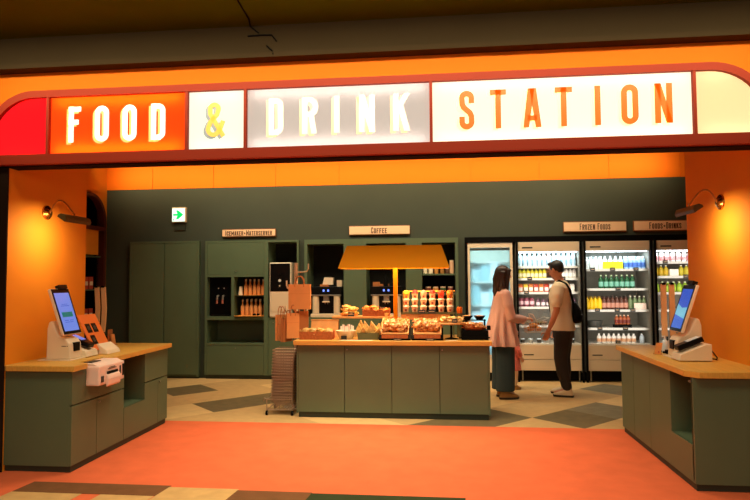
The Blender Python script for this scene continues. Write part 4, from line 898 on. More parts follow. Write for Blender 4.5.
cf2 = copy_tree(cf, (-.79, YC+.06, .9355), label='black and steel coffee machine beside the mustard lamp post')
tag(obj('card_box', MB().prism([(-1.78, 1.43), (-1.62, 1.43), (-1.61, 1.54), (-1.75, 1.545)], 'Y', YC+.12, YC+.2), 'cream', loc=(-1.7, YC+.16, 1.437)), 'pale box leaning on top of the left coffee machine', 'box')
tag(obj('card_box', MB().box(-1.555, -1.475, YC+.12, YC+.25, 1.4015, 1.50), 'metalw', loc=(-1.5, YC+.16, 1.4015)), 'small tan box on the right corner of the left coffee machine', 'box')
tag(obj('card_box', MB().box(-1.0, -.90, YC+.12, YC+.22, 1.4015, 1.47), 'kraftd', loc=(-.95, YC+.16, 1.4015)), 'small brown box on the left of the second coffee machine', 'box')
tag(obj('syrup_bottle', MB().lathe((-.80, YC+.07, 1.4015), [(.035, 0), (.035, .12), (.014, .16), (.014, .21)], 12), 'black', smooth=True, loc=(-.8, YC+.07, 1.4015)), 'dark bottle standing on the second coffee machine', 'bottle')
# shelves of cups on right of coffee unit
def jar(h, r, col, name='storage_jar'):
    return obj(name, MB().mi(0).lathe((0, 0, 0), [(r, 0), (r, h*.8), (r*.9, h*.86)], 12).mi(1).lathe((0, 0, h*.86), [(r*.96, 0), (r*.96, h*.14)], 12), [mat('jar_c', col, .4), 'metalw'], smooth=True)
for i, (x, h, r, col, lb) in enumerate(((-.205, .09, .035, (240, 225, 190), 'leftmost cream pot on the upper cup shelf'), (-.12, .09, .035, (236, 220, 186), 'second cream pot on the upper cup shelf'), (-.035, .09, .03, (190, 130, 60), 'tan pot on the upper cup shelf'),
        (.05, .10, .033, (160, 110, 50), 'brown pot on the upper cup shelf'), (.125, .08, .028, (90, 60, 40), 'dark pot on the upper cup shelf'), (.195, .20, .034, (226, 180, 140), 'tall stack of pale cups at the right of the upper shelf'))):
    o = jar(h, r, col); o.location = (x, YC+.09, 1.588); tag(o, lb, 'jar')
for i, (x, col, lb) in enumerate(((-.16, (110, 55, 30), 'dark red-brown jar on the lower cup shelf'), (-.05, (190, 130, 60), 'tan basket jar on the lower cup shelf'), (.06, (60, 80, 36), 'green jar on the lower cup shelf'), (.17, (120, 50, 36), 'reddish jar on the lower cup shelf'))):
    o = jar(.10, .042, col); o.location = (x, YC+.09, 1.2925); tag(o, lb, 'jar')
# small signs
def wall_sign(x0, x1, z0, z1, runs, tx0, tx1, label, h=.055, y=YB-.04):
    t = thing('wall_sign', label, 'sign', ((x0+x1)/2, y, z0))
    obj('plaque', MB().box(x0-.008, x1+.008, y, YB-.001, z0-.012, z1+.012), 'signedge', t, bevel=.012)
    obj('face', MB().box(x0, x1, y-.006, y, z0, z1), 'signface', t, bevel=.004)
    obj('lettering', text_mesh(runs, tx0, tx1, (z0+z1)/2, y-.008, h), 'ink', t)
    return t
def dotrun(): return ('\u2022', 1.3)
t = wall_sign(-3.34, -2.50, 2.19, 2.29, 'ICEMAKER*WATERSERVER', -3.29, -2.55, 'peach icemaker and waterserver sign on the dark green back wall', .082)
t = wall_sign(-1.345, -.43, 2.19, 2.31, 'COFFEE', -1.01, -.77, 'peach coffee sign on the dark green back wall', .092)
t = wall_sign(1.83, 2.71, 2.19, 2.32, 'FROZEN FOODS', 2.055, 2.485, 'peach frozen foods sign above the middle fridges', .092)
t = wall_sign(2.82, 3.75, 2.19, 2.32, 'FOODS*DRINKS', 3.03, 3.47, 'peach foods and drinks sign above the right fridge', .092)
# exit sign
ex = thing('exit_sign', 'green arrow exit sign glowing on the dark green back wall', 'sign', (-4.03, YB-.06, 2.42))
obj('housing', MB().box(-4.155, -3.93, YB-.06, YB-.001, 2.425, 2.66), 'metalw', ex, bevel=.004)
obj('face', MB().box(-4.147, -3.945, YB-.066, YB-.060, 2.435, 2.64), 'exitw', ex)
obj('arrow', MB().prism([(-4.13, 2.525), (-4.06, 2.525), (-4.085, 2.47), (-4.05, 2.47), (-3.965, 2.54), (-4.05, 2.61), (-4.085, 2.61), (-4.06, 2.555), (-4.13, 2.555)], 'Y', YB-.069, YB-.066), 'exitg', ex)
obj('mount_box', MB().box(-4.13, -3.95, YB-.02, YB-.001, 2.30, 2.42), 'plinth', ex)
obj('small_mark', MB().ball((-4.125, YB-.067, 2.462), (.012, .002, .012), 8, 5), 'exitg', ex)

# ================================================================ FRIDGES
YF = 9.03
ff = MB().box(.39, 4.45, YF, YF+.05, 2.045, 2.125).box(.39, .415, YF, YF+.75, 0, 2.045).box(4.4, 4.45, YF, YF+.75, 0, 2.045)
struct('trim_2', ff, 'black')
# freezer with frosted lit door
fzr = thing('upright_freezer', 'single-door freezer with a glowing pale blue frosted glass door', 'freezer', (.76, YF, 0))
frost = bpy.data.materials.new('frosted_glass'); frost.use_nodes = True
bb = frost.node_tree.nodes['Principled BSDF']; bb.inputs['Base Color'].default_value = (.78, .92, .95, 1); bb.inputs['Transmission Weight'].default_value = .96; bb.inputs['Roughness'].default_value = .55; bb.inputs['IOR'].default_value = 1.35
obj('body', MB().box(.43, .47, YF+.03, YF+.7, .1, 2.04).box(1.05, 1.09, YF+.03, YF+.7, .1, 2.04).box(.47, 1.05, YF+.66, YF+.7, .1, 2.04).box(.47, 1.05, YF+.03, YF+.7, 2.0, 2.04).box(.47, 1.05, YF+.03, YF+.7, .12, .34), 'white', fzr)
fd = MB(); fd.box(.43, .463, YF-.02, YF+.02, .36, 2.02).box(1.045, 1.085, YF-.02, YF+.02, .36, 2.02).box(.463, 1.045, YF-.02, YF+.02, 1.965, 2.02).box(.463, 1.045, YF-.02, YF+.02, .355, .385)
dr = obj('door_frame', fd, 'cream', fzr, bevel=.003)
obj('door_glass', MB().box(.463, 1.045, YF-.002, YF+.004, .385, 1.965), frost, dr)
obj('door_gasket', MB().box(.468, 1.04, YF+.006, YF+.016, 1.925, 1.96), 'greyb', dr)
obj('lower_panel', MB().box(.43, 1.085, YF-.015, YF+.03, .13, .345), 'cream', fzr, bevel=.004)
obj('kick_panel', MB().box(.43, 1.085, YF+.02, YF+.1, .0, .13), 'black', fzr)
for z in (.75, 1.1, 1.45, 1.75): obj('wire_shelf', MB().box(.47, 1.05, YF+.08, YF+.65, z-.006, z+.006), 'white', fzr)
fzc = [mat('box_ice_blue', (190, 220, 228), .5), mat('box_pale', (225, 235, 240), .5), mat('box_teal', (165, 205, 212), .5)]
for k, z in enumerate((.34, .756, 1.106, 1.456)):
    for i in range(4):
        x = .49+i*.138; h = .2+.05*((i+k) % 3)
        o = obj('frozen_pack', MB().box(x, x+.125, YF+.16, YF+.45, z+.001, z+h), fzc[(i*2+k) % 3], loc=(x+.06, YF+.3, z))
        tag(o, 'frozen food pack behind the frosted freezer door, %s shelf' % ('bottom', 'second', 'third', 'top')[k], 'food pack', 'frozen packs on the %s freezer shelf' % ('bottom', 'second', 'third', 'top')[k])
def strip_light(x0, x1, z, p, parent, y=YF+.10, sy=.06, col=(.72, .93, 1)):
    l = area('fridge_light', ((x0+x1)/2, y, z), (x1-x0-.06, sy), p, col, (0, .45, -.9)); l.parent = parent
    l.matrix_parent_inverse = Matrix.Translation(-Vector(root_of(parent).location))
strip_light(.47, 1.05, 1.95, 1.8, fzr, YF+.35, .3, (.55, .9, 1))
l = area('fridge_light', (.76, YF+.06, 1.15), (.5, 1.4), 4.2, (.55, .88, 1), (0, 1, 0)); l.parent = fzr; l.matrix_parent_inverse = Matrix.Translation(-Vector(fzr.location))
# open display fridges
def fridge(x0, x1, shelves, label):
    t = thing('display_fridge', label, 'fridge', ((x0+x1)/2, YF, 0))
    yb = YF+.62
    obj('cabinet_shell', MB().box(x0-.03, x0, YF+.02, yb, .14, 2.045).box(x1, x1+.03, YF+.02, yb, .14, 2.045).box(x0, x1, YF+.05, yb, 1.93, 2.045).box(x0, x1, yb-.02, yb, .14, 2.045), 'fridgein', t)
    hp = obj('header_panel', MB().box(x0, x1, YF-.01, YF+.05, 1.90, 2.04), 'metalw', t, bevel=.004)
    obj('nameplate', MB().box(x0+.06, x0+.21, YF-.013, YF-.0095, 1.948, 1.968), 'greyb', hp)
    obj('light_strip', MB().box(x0+.02, x1-.02, YF+.06, YF+.10, 1.885, 1.90), 'led', t)
    for z in shelves:
        s_ = obj('shelf', MB().box(x0+.002, x1-.002, YF+.09, yb-.03, z-.012, z), 'shelfw', t)
        obj('price_rail', MB().box(x0+.004, x1-.004, YF+.078, YF+.09, z-.03, z+.004), 'shelfw', s_)
    obj('base_deck', MB().box(x0, x1, YF+.0, yb, .53, .552), 'white', t, bevel=.003)
    dp = obj('drawer', MB().box(x0, x1, YF-.01, YF+.1, .325, .53), 'metalw', t, bevel=.004)
    obj('handle_slot', MB().box(x0+.06, x0+.20, YF-.0125, YF-.0095, .385, .40), 'tag', dp)
    obj('drawer', MB().box(x0, x1, YF-.01, YF+.1, .165, .318), 'metalw', t, bevel=.004)
    obj('kick_panel', MB().box(x0-.03, x1+.03, YF+.04, YF+.1, .015, .16), 'black', t)
    obj('foot', MB().tube([(x0+.04, YF+.02, 0), (x0+.04, YF+.02, .16)], .01, 8), 'steel', t)
    obj('foot', MB().tube([(x1-.03, YF+.02, 0), (x1-.03, YF+.02, .16)], .01, 8), 'steel', t)
    strip_light(x0, x1, 1.88, 3.4, t, YF+.12)
    l = area('fridge_light', ((x0+x1)/2, YF+.035, 1.2), (x1-x0-.1, 1.2), 4.2, (1, .93, .82), (0, 1, 0), 140); l.parent = t; l.matrix_parent_inverse = Matrix.Translation(-Vector(t.location))
    # glass door in a black frame
    d = obj('door_frame', MB().box(x0-.032, x0-.004, YF-.035, YF-.012, .0, 2.05).box(x1+.004, x1+.028, YF-.035, YF-.012, .0, 2.05), 'black', t)
    obj('door_glass', MB().box(x0-.004, x1+.004, YF-.026, YF-.022, .555, 1.90), 'gl', d)
    return t
SA = [1.685, 1.508, 1.302, 1.085, .812]; SB = [1.635, 1.350, 1.04, .775]; SC = [1.735, 1.525, 1.29, 1.04, .775]
fridge(1.165, 2.045, SA, 'display fridge between the woman and the man, left of the three')
fridge(2.135, 3.03, SB, 'middle display fridge with seven green bottles')
fridge(3.12, 4.02, SC, 'right display fridge partly hidden behind the kiosk')
BT = {}
def bottle(kind, h, r, col, cap, lab=None, rough=.3, shape='bottle'):
    key = (kind, h, r)
    if shape == 'bottle':
        mb = MB().mi(0).lathe((0, 0, 0), [(r*.92, 0), (r, .008), (r, h*.66), (r*.85, h*.74), (r*.42, h*.84), (r*.38, h*.90)], 12).mi(1).lathe((0, 0, h*.90), [(r*.46, 0), (r*.46, h*.10)], 10)
        if lab: mb.mi(2).lathe((0, 0, h*.15), [(r*1.02, 0), (r*1.02, h*.35)], 12)
    elif shape == 'can':
        mb = MB().mi(0).lathe((0, 0, 0), [(r*.9, 0), (r, .008), (r, h*.9), (r*.85, h)], 12).mi(1).lathe((0, 0, h), [(r*.8, 0), (r*.8, .002)], 12)
        if lab: mb.mi(2).lathe((0, 0, h*.25), [(r*1.02, 0), (r*1.02, h*.4)], 12)
    elif shape == 'carton':
        mb = MB().mi(0).box(-r, r, -r, r, 0, h*.8).prism([(-r, h*.8), (r, h*.8), (0, h)], 'X', -r, r).mi(1).box(-r, r, -.003, .003, h*.98, h*1.04)
        if lab: mb.mi(2).box(-r*.9, r*.9, -r-.001, -r, h*.15, h*.55)
    ms = [mat(kind, col, rough), mat(kind+'_cap', cap, .4)] + ([mat(kind+'_label', lab, .5)] if lab else [])
    o = obj(kind, mb, ms, smooth=(shape != 'carton')); o['category'] = 'bottle' if shape == 'bottle' else ('can' if shape == 'can' else 'carton'); return o
def stock(proto, x0, x1, n, z, label, group, y=YF+.16, back=0):
    cat = proto['category']
    pts = [(x0+(x1-x0)*(i+.5)/n, y, z+.0005) for i in range(n)]
    row(proto, pts, label, group, cat=cat)
    for b_ in range(back):
        row(proto, [(p[0], p[1]+.085*(b_+1), p[2]) for p in pts], label, group, cat=cat)
# left display fridge
stock(bottle('water_bottle', .20, .030, (205, 228, 235), (170, 195, 210), (185, 215, 228)), 1.18, 2.03, 12, SA[0], 'clear water bottle on the top shelf of the left display fridge', 'water bottles in the left display fridge', back=1)
stock(bottle('tea_bottle', .145, .028, (222, 214, 60), (70, 70, 30), (246, 240, 200)), 1.18, 1.60, 7, SA[1], 'yellow-labelled drink bottle on the second shelf of the left display fridge', 'yellow bottles in the left display fridge', back=1)
stock(bottle('dairy_bottle', .145, .029, (225, 220, 210), (50, 50, 50), (240, 240, 235)), 1.70, 2.03, 6, SA[1], 'white bottle with a dark cap on the second shelf of the left display fridge', 'white bottles in the left display fridge', back=1)
jc = [((226, 120, 50), 'orange'), ((236, 196, 60), 'golden'), ((200, 60, 40), 'red'), ((240, 236, 226), 'white')]
for i in range(11):
    col, nm = jc[(0, 1, 0, 2, 0, 2, 3, 3, 3, 3, 3)[i]]; x = 1.215+i*.075
    o = obj('juice_carton', MB().mi(0).box(x-.03, x+.03, YF+.13, YF+.19, SA[2]+.0005, SA[2]+.095).prism([(YF+.13, SA[2]+.095), (YF+.19, SA[2]+.095), (YF+.16, SA[2]+.12)], 'X', x-.03, x+.03).mi(1).box(x-.026, x+.026, YF+.129, YF+.13, SA[2]+.02, SA[2]+.07), [mat('carton_'+nm, col, .5), 'white'], loc=(x, YF+.16, SA[2]))
    tag(o, nm+' small drink carton on the third shelf of the left display fridge', 'carton', 'cartons on the third shelf, '+nm)
stock(bottle('berry_pot', .13, .034, (140, 60, 80), (110, 40, 50), (226, 190, 200), shape='can'), 1.18, 1.42, 3, SA[3], 'dark pink pot on the fourth shelf of the left display fridge', 'pink pots in the left display fridge', back=1)
stock(bottle('smoothie_bottle', .13, .030, (110, 80, 100), (60, 40, 50), (236, 220, 226), shape='bottle'), 1.43, 2.03, 8, SA[3], 'purple and white bottle on the fourth shelf of the left display fridge', 'purple bottles in the left display fridge')
for x, m_, lb in ((1.27, 'greyb', 'dark left tray of salads on the fifth shelf of the left display fridge'), (1.50, 'black', 'black middle tray of packs on the fifth shelf of the left display fridge'), (1.90, 'greyb', 'dark tray behind the man on the fifth shelf')):
    t = thing('food_tray', lb, 'tray', (x, YF+.2, SA[4]))
    obj('tray', MB().box(x-.085, x+.085, YF+.12, YF+.30, SA[4]+.0005, SA[4]+.03), m_, t, bevel=.005)
    obj('food', MB().ball((x, YF+.2, SA[4]+.036), (.07, .07, .02), 10, 6), mat('salad', (120, 110, 50), .6, var=.4, scale=50), t, True)
for i in range(7):
    x = 1.23+i*.12; o = obj('dessert_cup', MB().mi(0).lathe((x, YF+.15, .5525), [(.03, 0), (.036, .05)], 12).mi(1).lathe((x, YF+.15, .6025), [(.037, 0), (.03, .012)], 12), [('greyb', 'fridgein')[i % 2], 'clearp'], smooth=True, loc=(x, YF+.15, .5525))
    tag(o, ('dark' if i % 2 == 0 else 'grey')+' dessert cup on the bottom deck of the left display fridge', 'cup', ('dark' if i % 2 == 0 else 'grey')+' dessert cups on the bottom deck')
# middle display fridge
stock(bottle('milk_bottle', .185, .031, (226, 232, 232), (230, 235, 240)), 2.15, 2.42, 4, SB[0], 'white bottle on the top left shelf of the middle fridge', 'white bottles in the middle fridge', back=1)
stock(bottle('white_bottle', .19, .031, (224, 230, 230), (226, 232, 236)), 2.42, 2.72, 4, SB[0], 'white bottle behind the yellow card in the middle fridge', 'bottles behind the yellow card', y=YF+.20)
stock(bottle('isotonic_bottle', .185, .031, (150, 185, 222), (225, 235, 245), (70, 115, 200)), 2.72, 3.02, 5, SB[0], 'blue bottle on the top shelf of the middle fridge', 'blue bottles in the middle fridge', back=1)
tag(obj('shelf_card', MB().box(2.40, 2.685, YF+.10, YF+.106, SB[0]+.005, SB[0]+.11), mat('card_lime', (226, 232, 20), .5), loc=(2.54, YF+.1, SB[0])), 'bright yellow card on the top shelf of the middle fridge', 'card')
stock(bottle('mineral_water', .20, .034, (10, 84, 44), (190, 215, 170), (120, 190, 170), .15), 2.345, 2.865, 7, SB[1], 'green bottle in the row of seven in the middle fridge', 'green bottles in the middle fridge')
stock(bottle('lemonade_bottle', .195, .033, (236, 196, 20), (150, 120, 30), (244, 206, 30)), 2.15, 2.385, 4, SB[2], 'yellow bottle on the third shelf of the middle fridge', 'yellow bottles in the middle fridge', back=1)
stock(bottle('tea_drink', .20, .033, (90, 50, 36), (60, 40, 30), (196, 140, 120)), 2.39, 2.76, 6, SB[2], 'brown bottle with a pink label on the third shelf of the middle fridge', 'brown bottles in the middle fridge', back=1)
stock(bottle('soda_bottle', .20, .031, (110, 130, 90), (210, 205, 180)), 2.76, 3.02, 4, SB[2], 'pale green bottle right of the brown ones in the middle fridge', 'pale green bottles in the middle fridge')
tag(obj('carton_box', MB().box(2.83, 3.0, YF+.10, YF+.115, SB[2]+.0005, SB[2]+.095), 'pinkw', loc=(2.92, YF+.1, SB[2])), 'pinkish white box in front of the pale green bottles', 'box')
t = thing('dark_bowl', 'dark grey oval bowl on the fourth shelf of the middle fridge', 'bowl', (2.29, YF+.22, SB[3]))
obj('bowl', MB().lathe((2.29, YF+.22, SB[3]+.0005), [(.09, 0), (.125, .10), (.115, .10), (.08, .02), (.001, .015)], 20, sy=.8, cap=False), 'greyb', t, True)
t = thing('fruit_carrier', 'dark carrier of small red-brown bottles on the fourth shelf of the middle fridge', 'carrier', (2.68, YF+.2, SB[3]))
obj('carrier', MB().box(2.56, 2.80, YF+.12, YF+.26, SB[3]+.0005, SB[3]+.045), 'black', t, bevel=.004)
stock(bottle('cola_bottle', .14, .030, (176, 92, 50), (232, 200, 170), (120, 40, 30)), 2.575, 2.79, 4, SB[3]+.045, 'small red-brown bottle in the dark carrier of the middle fridge', 'bottles in the dark carrier', y=YF+.19)
stock(bottle('yogurt_bottle', .135, .033, (240, 236, 228), (250, 248, 240), (222, 170, 130)), 2.30, 2.86, 8, .552, 'white bottle in the bottom row of the middle fridge', 'white bottles at the bottom of the middle fridge')
stock(bottle('clear_bottle', .135, .033, (190, 205, 215), (236, 238, 240)), 2.90, 2.98, 1, .552, 'single clear bottle right of the bottom white row in the middle fridge', None)
# right display fridge
stock(bottle('lychee_bottle', .165, .030, (238, 205, 200), (240, 240, 240), (232, 140, 140)), 3.13, 4.0, 11, SC[0], 'white and pink bottle on the top shelf of the right fridge', 'pink bottles in the right fridge', back=0)
stock(bottle('pineapple_bottle', .16, .034, (196, 170, 30), (226, 226, 210), (214, 178, 40)), 3.13, 3.34, 3, SC[1], 'yellow drink bottle left of the white box in the right fridge', 'yellow bottles left of the white box')
stock(bottle('pine_bottle', .16, .034, (196, 180, 40), (226, 226, 210), (206, 190, 50)), 3.48, 4.0, 7, SC[1], 'yellow drink bottle right of the white box in the right fridge', 'yellow bottles right of the white box')
tag(obj('carton_box', MB().box(3.34, 3.46, YF+.10, YF+.2, SC[1]+.0005, SC[1]+.10), 'white', loc=(3.4, YF+.15, SC[1])), 'white box among the yellow bottles of the right fridge', 'box')
stock(bottle('melon_bottle', .155, .034, (140, 180, 40), (226, 232, 190), (170, 200, 60)), 3.13, 4.0, 11, SC[2], 'lime green bottle on the third shelf of the right fridge', 'lime bottles in the right fridge')
k_ = 0
for xs_, z, nm in (((1.32, 1.72), SA[0]-.18+.0, 'second shelf of the left display fridge'), ):
    pass
def ptag(x, z, label):
    t = thing('price_tag', label, 'price tag', (x, YF+.075, z))
    obj('card', MB().box(x-.035, x+.035, YF+.070, YF+.077, z-.028, z+.022), 'tag', t)
    obj('print', MB().box(x-.022, x+.022, YF+.0692, YF+.070, z-.004, z+.0), 'signface', t)
for x, z, lb in ((1.34, SA[1], 'black price tag below the yellow-labelled bottles of the left display fridge'), (1.82, SA[1], 'black price tag below the white dark-capped bottles'), (1.29, SA[2], 'black price tag on the carton shelf of the left display fridge'),
                 (2.245, SB[0], 'black price tag under the white bottles of the middle fridge'), (2.53, SB[0], 'black price tag under the yellow card'), (2.86, SB[0], 'black price tag under the blue bottles'),
                 (2.60, SB[1], 'black price tag under the green bottles'), (2.30, SB[2], 'black price tag under the yellow bottles of the middle fridge'), (2.58, SB[2], 'black price tag under the brown bottles'), (2.80, SB[2], 'black price tag under the pale green bottles'),
                 (2.33, SB[3], 'black price tag under the dark oval bowl'), (2.69, SB[3], 'black price tag under the dark carrier'), (2.58, .575, 'black price tag on the bottom white row'),
                 (3.27, SC[0], 'black price tag on the top shelf of the right fridge'), (3.55, SC[1], 'black price tag on the yellow shelf of the right fridge')):
    ptag(x, z, lb)

# ================================================================ LEFT ARCHED SHELF
sr = thing('arched_shelf', 'dark red arched shelf recess in the left side wall', 'shelf unit', (-5.4, 8.6, 0))
outer = [(8.2, 0), (9.02, 0)]+[(8.62+.40*math.cos(a), 2.46+.40*math.sin(a)) for a in [PI/2*i/10 for i in range(11)]]+[(8.2, 2.86)]
inner = [(8.2, .05), (8.955, .05)]+[(8.60+.355*math.cos(a), 2.46+.355*math.sin(a)) for a in [PI/2*i/10 for i in range(11)]]+[(8.2, 2.815)]
mbf = MB(); n = len(outer); vs = [(x, p[0], p[1]) for x in (-5.36, -5.255) for L in (outer, inner) for p in L]; fs = []
for i in range(n-1): j = i+1; fs += [(i, j, n+j, n+i), (2*n+i, 3*n+i, 3*n+j, 2*n+j), (i, 2*n+i, 2*n+j, j), (n+i, n+j, 3*n+j, 3*n+i)]
mbf.add(vs, fs)
obj('frame', mbf, 'darkred', sr)
obj('infill', MB().prism([(9.02, 2.40)]+[(8.62+.40*math.cos(a), 2.46+.40*math.sin(a)) for a in [PI/2*i/10 for i in range(11)]]+[(8.62, 2.89), (9.03, 2.89)], 'X', -5.38, -5.27), 'orange', sr)
obj('back_panel', MB().box(-5.80, -5.78, 8.2, 9.05, 0, 2.86).box(-5.8, -5.38, 9.02, 9.04, 0, 2.9).box(-5.8, -5.38, 8.2, 9.04, 2.86, 2.9).box(-5.8, -5.38, 8.18, 8.2, 0, 2.9).box(-5.8, -5.38, 8.2, 9.02, -.002, .0), 'black', sr)
obj('cross_bar', MB().box(-5.36, -5.25, 8.2, 8.98, 2.30, 2.36), 'darkred', sr)
obj('orange_board', MB().box(-5.38, -5.29, 8.2, 8.86, 1.92, 2.30), 'orange', sr)
for z in (1.90, 1.385, .90): obj('shelf_board', MB().box(-5.78, -5.30, 8.2, 8.95, z-.02, z), 'greenin', sr)
for z, lb in ((1.3855, 'upper'), (.9005, 'lower')):
    for i in range(4):
        y = 8.36+i*.13; o = obj('snack_pack', MB().mi(0).box(-5.38, -5.33, y-.05, y+.05, z, z+.19).mi(1).box(-5.329, -5.328, y-.04, y+.04, z+.06, z+.12), [mat('pack_red', (190, 70, 50), .5), 'cream'], loc=(-5.41, y, z))
        tag(o, 'red and pink snack pack on the %s shelf of the arched recess' % lb, 'pack', 'snack packs on the %s arched shelf' % lb)

# ================================================================ PEOPLE
def hand(mb, wrist, d, nrm, thumb, curl=.5, s_=1.0):
    """d: finger direction, nrm: palm normal (towards which fingers curl), thumb: side of the thumb"""
    d = Vector(d).normalized(); nrm = Vector(nrm); nrm = (nrm-d*nrm.dot(d)).normalized(); sd = d.cross(nrm)
    if sd.dot(Vector(thumb)) < 0: sd = -sd
    w0 = Vector(wrist)
    st = len(mb.v)
    for k in range(3):
        off = (k-1)*.022*s_
        mb.limb([w0+d*.01*s_+sd*off*.6, w0+d*.045*s_+sd*off, w0+d*.085*s_+sd*off], [.017*s_, .018*s_, .015*s_], 10)
    for k, L in enumerate((.070, .078, .072, .055)):
        off = (1.5-k)*.0205*s_; p = w0+d*(.088-.003*abs(k-1.2))*s_+sd*off; pts = [p-d*.02*s_]; a = 0; cur = p
        pts.append(cur.copy())
        for j, fr_ in enumerate((.45, .30, .25)):
            a += curl*(.5, .9, .7)[j]; dd = d*math.cos(a)+nrm*math.sin(a); cur = cur+dd*L*fr_*s_; pts.append(cur.copy())
        mb.limb(pts, [.010*s_, .0098*s_, .009*s_, .0082*s_, .007*s_], 8)
    p = w0+d*.03*s_+sd*.026*s_; q = p+(d*.5+sd*.8).normalized()*.035*s_; r = q+(d*.85+sd*.25+nrm*.3).normalized()*.03*s_; u = r+(d*.8+nrm*.5-sd*.1).normalized()*.024*s_
    mb.limb([p-sd*.015*s_, p, q, r, u], [.015*s_, .014*s_, .011*s_, .010*s_, .008*s_], 8)
def head(mb, c, yaw, s_=1.0, pitch=0):
    """c: centre of the skull; face along local +X turned by yaw"""
    st = len(mb.v)
    R = [(.018, 0, -.118, .030, .026), (.026, 0, -.108, .046, .038), (.022, 0, -.085, .066, .054), (.010, 0, -.055, .082, .064), (.0, 0, -.02, .094, .071), (-.004, 0, .02, .098, .076), (-.006, 0, .055, .092, .073), (-.008, 0, .085, .073, .060), (-.010, 0, .105, .045, .038), (-.01, 0, .113, .015, .013)]
    mb.rings([(a, b, z, rx, ry, .92) for a, b, z, rx, ry in R], 24)
    mb.limb([(.088, 0, .012), (.098, 0, -.012), (.108, 0, -.030)], [.009, .011, .013], 8)     # nose
    mb.ball((.098, .0, -.034), (.014, .017, .009), 8, 6)
    mb.ball((.086, 0, -.060), (.012, .025, .007), 10, 6)                                      # lips
    mb.ball((.084, 0, -.072), (.012, .021, .007), 10, 6)
    mb.ball((.072, 0, -.098), (.020, .024, .016), 10, 6)                                      # chin
    for y in (-1, 1):
        mb.ball((.078, y*.033, .022), (.016, .024, .008), 8, 6)                               # brow
        mb.ball((-.004, y*.077, -.006), (.020, .008, .031), 10, 6)                            # ear
        mb.ball((-.008, y*.083, .004), (.016, .005, .022), 10, 6)
    def f(v):
        v = v*s_; v = Vector((v.x*math.cos(pitch)+v.z*math.sin(pitch), v.y, -v.x*math.sin(pitch)+v.z*math.cos(pitch)))
        return Vector((c[0]+v.x*math.cos(yaw)-v.y*math.sin(yaw), c[1]+v.x*math.sin(yaw)+v.y*math.cos(yaw), c[2]+v.z))
    mb.xf(f, st); return f
def place(t, loc, rz): t.location = loc; t.rotation_euler = (0, 0, rz)
def face_bits(t, f, body):
    for y in (-1, 1):
        e = obj('eye', MB().ball((.083, y*.032, .004), (.010, .014, .008), 10, 6).xf(f), 'white', t, True)
        obj('iris', MB().ball((.0915, y*.032, .004), (.003, .006, .006), 8, 5).xf(f), 'hairk', e, True)
    obj('lips', MB().ball((.0915, 0, -.062), (.008, .021, .0055), 10, 6).xf(f), mat('lips', (186, 92, 76), .5), t, True)
def shoe(x, y, a, m, t, L=.26):
    def f(v): return Vector((x+v.x*math.cos(a)-v.y*math.sin(a), y+v.x*math.sin(a)+v.y*math.cos(a), v.z))
    k = L/.26
    up = MB().rings([(.06*k, 0, .022, .13*k, .045, .8), (.06*k, 0, .045, .127*k, .046, .85), (.045*k, 0, .062, .108*k, .043), (.01*k, 0, .085, .065*k, .038), (-.01*k, 0, .11, .042*k, .034)], 22).xf(f)
    s_ = obj('shoe', remesh(up, .006), m, t, True)
    obj('sole', MB().rings([(.06*k, 0, .0, .130*k, .044, .8), (.06*k, 0, .022, .136*k, .049, .8), (.06*k, 0, .026, .134*k, .048, .8)], 22).xf(f), 'sole', s_)
    obj('laces', MB().tube([f(Vector((.075*k, -.03, .072))), f(Vector((.085*k, 0, .076))), f(Vector((.075*k, .03, .072)))], .004, 6).tube([f(Vector((.05*k, -.03, .082))), f(Vector((.06*k, 0, .086))), f(Vector((.05*k, .03, .082)))], .004, 6), 'cream', s_)

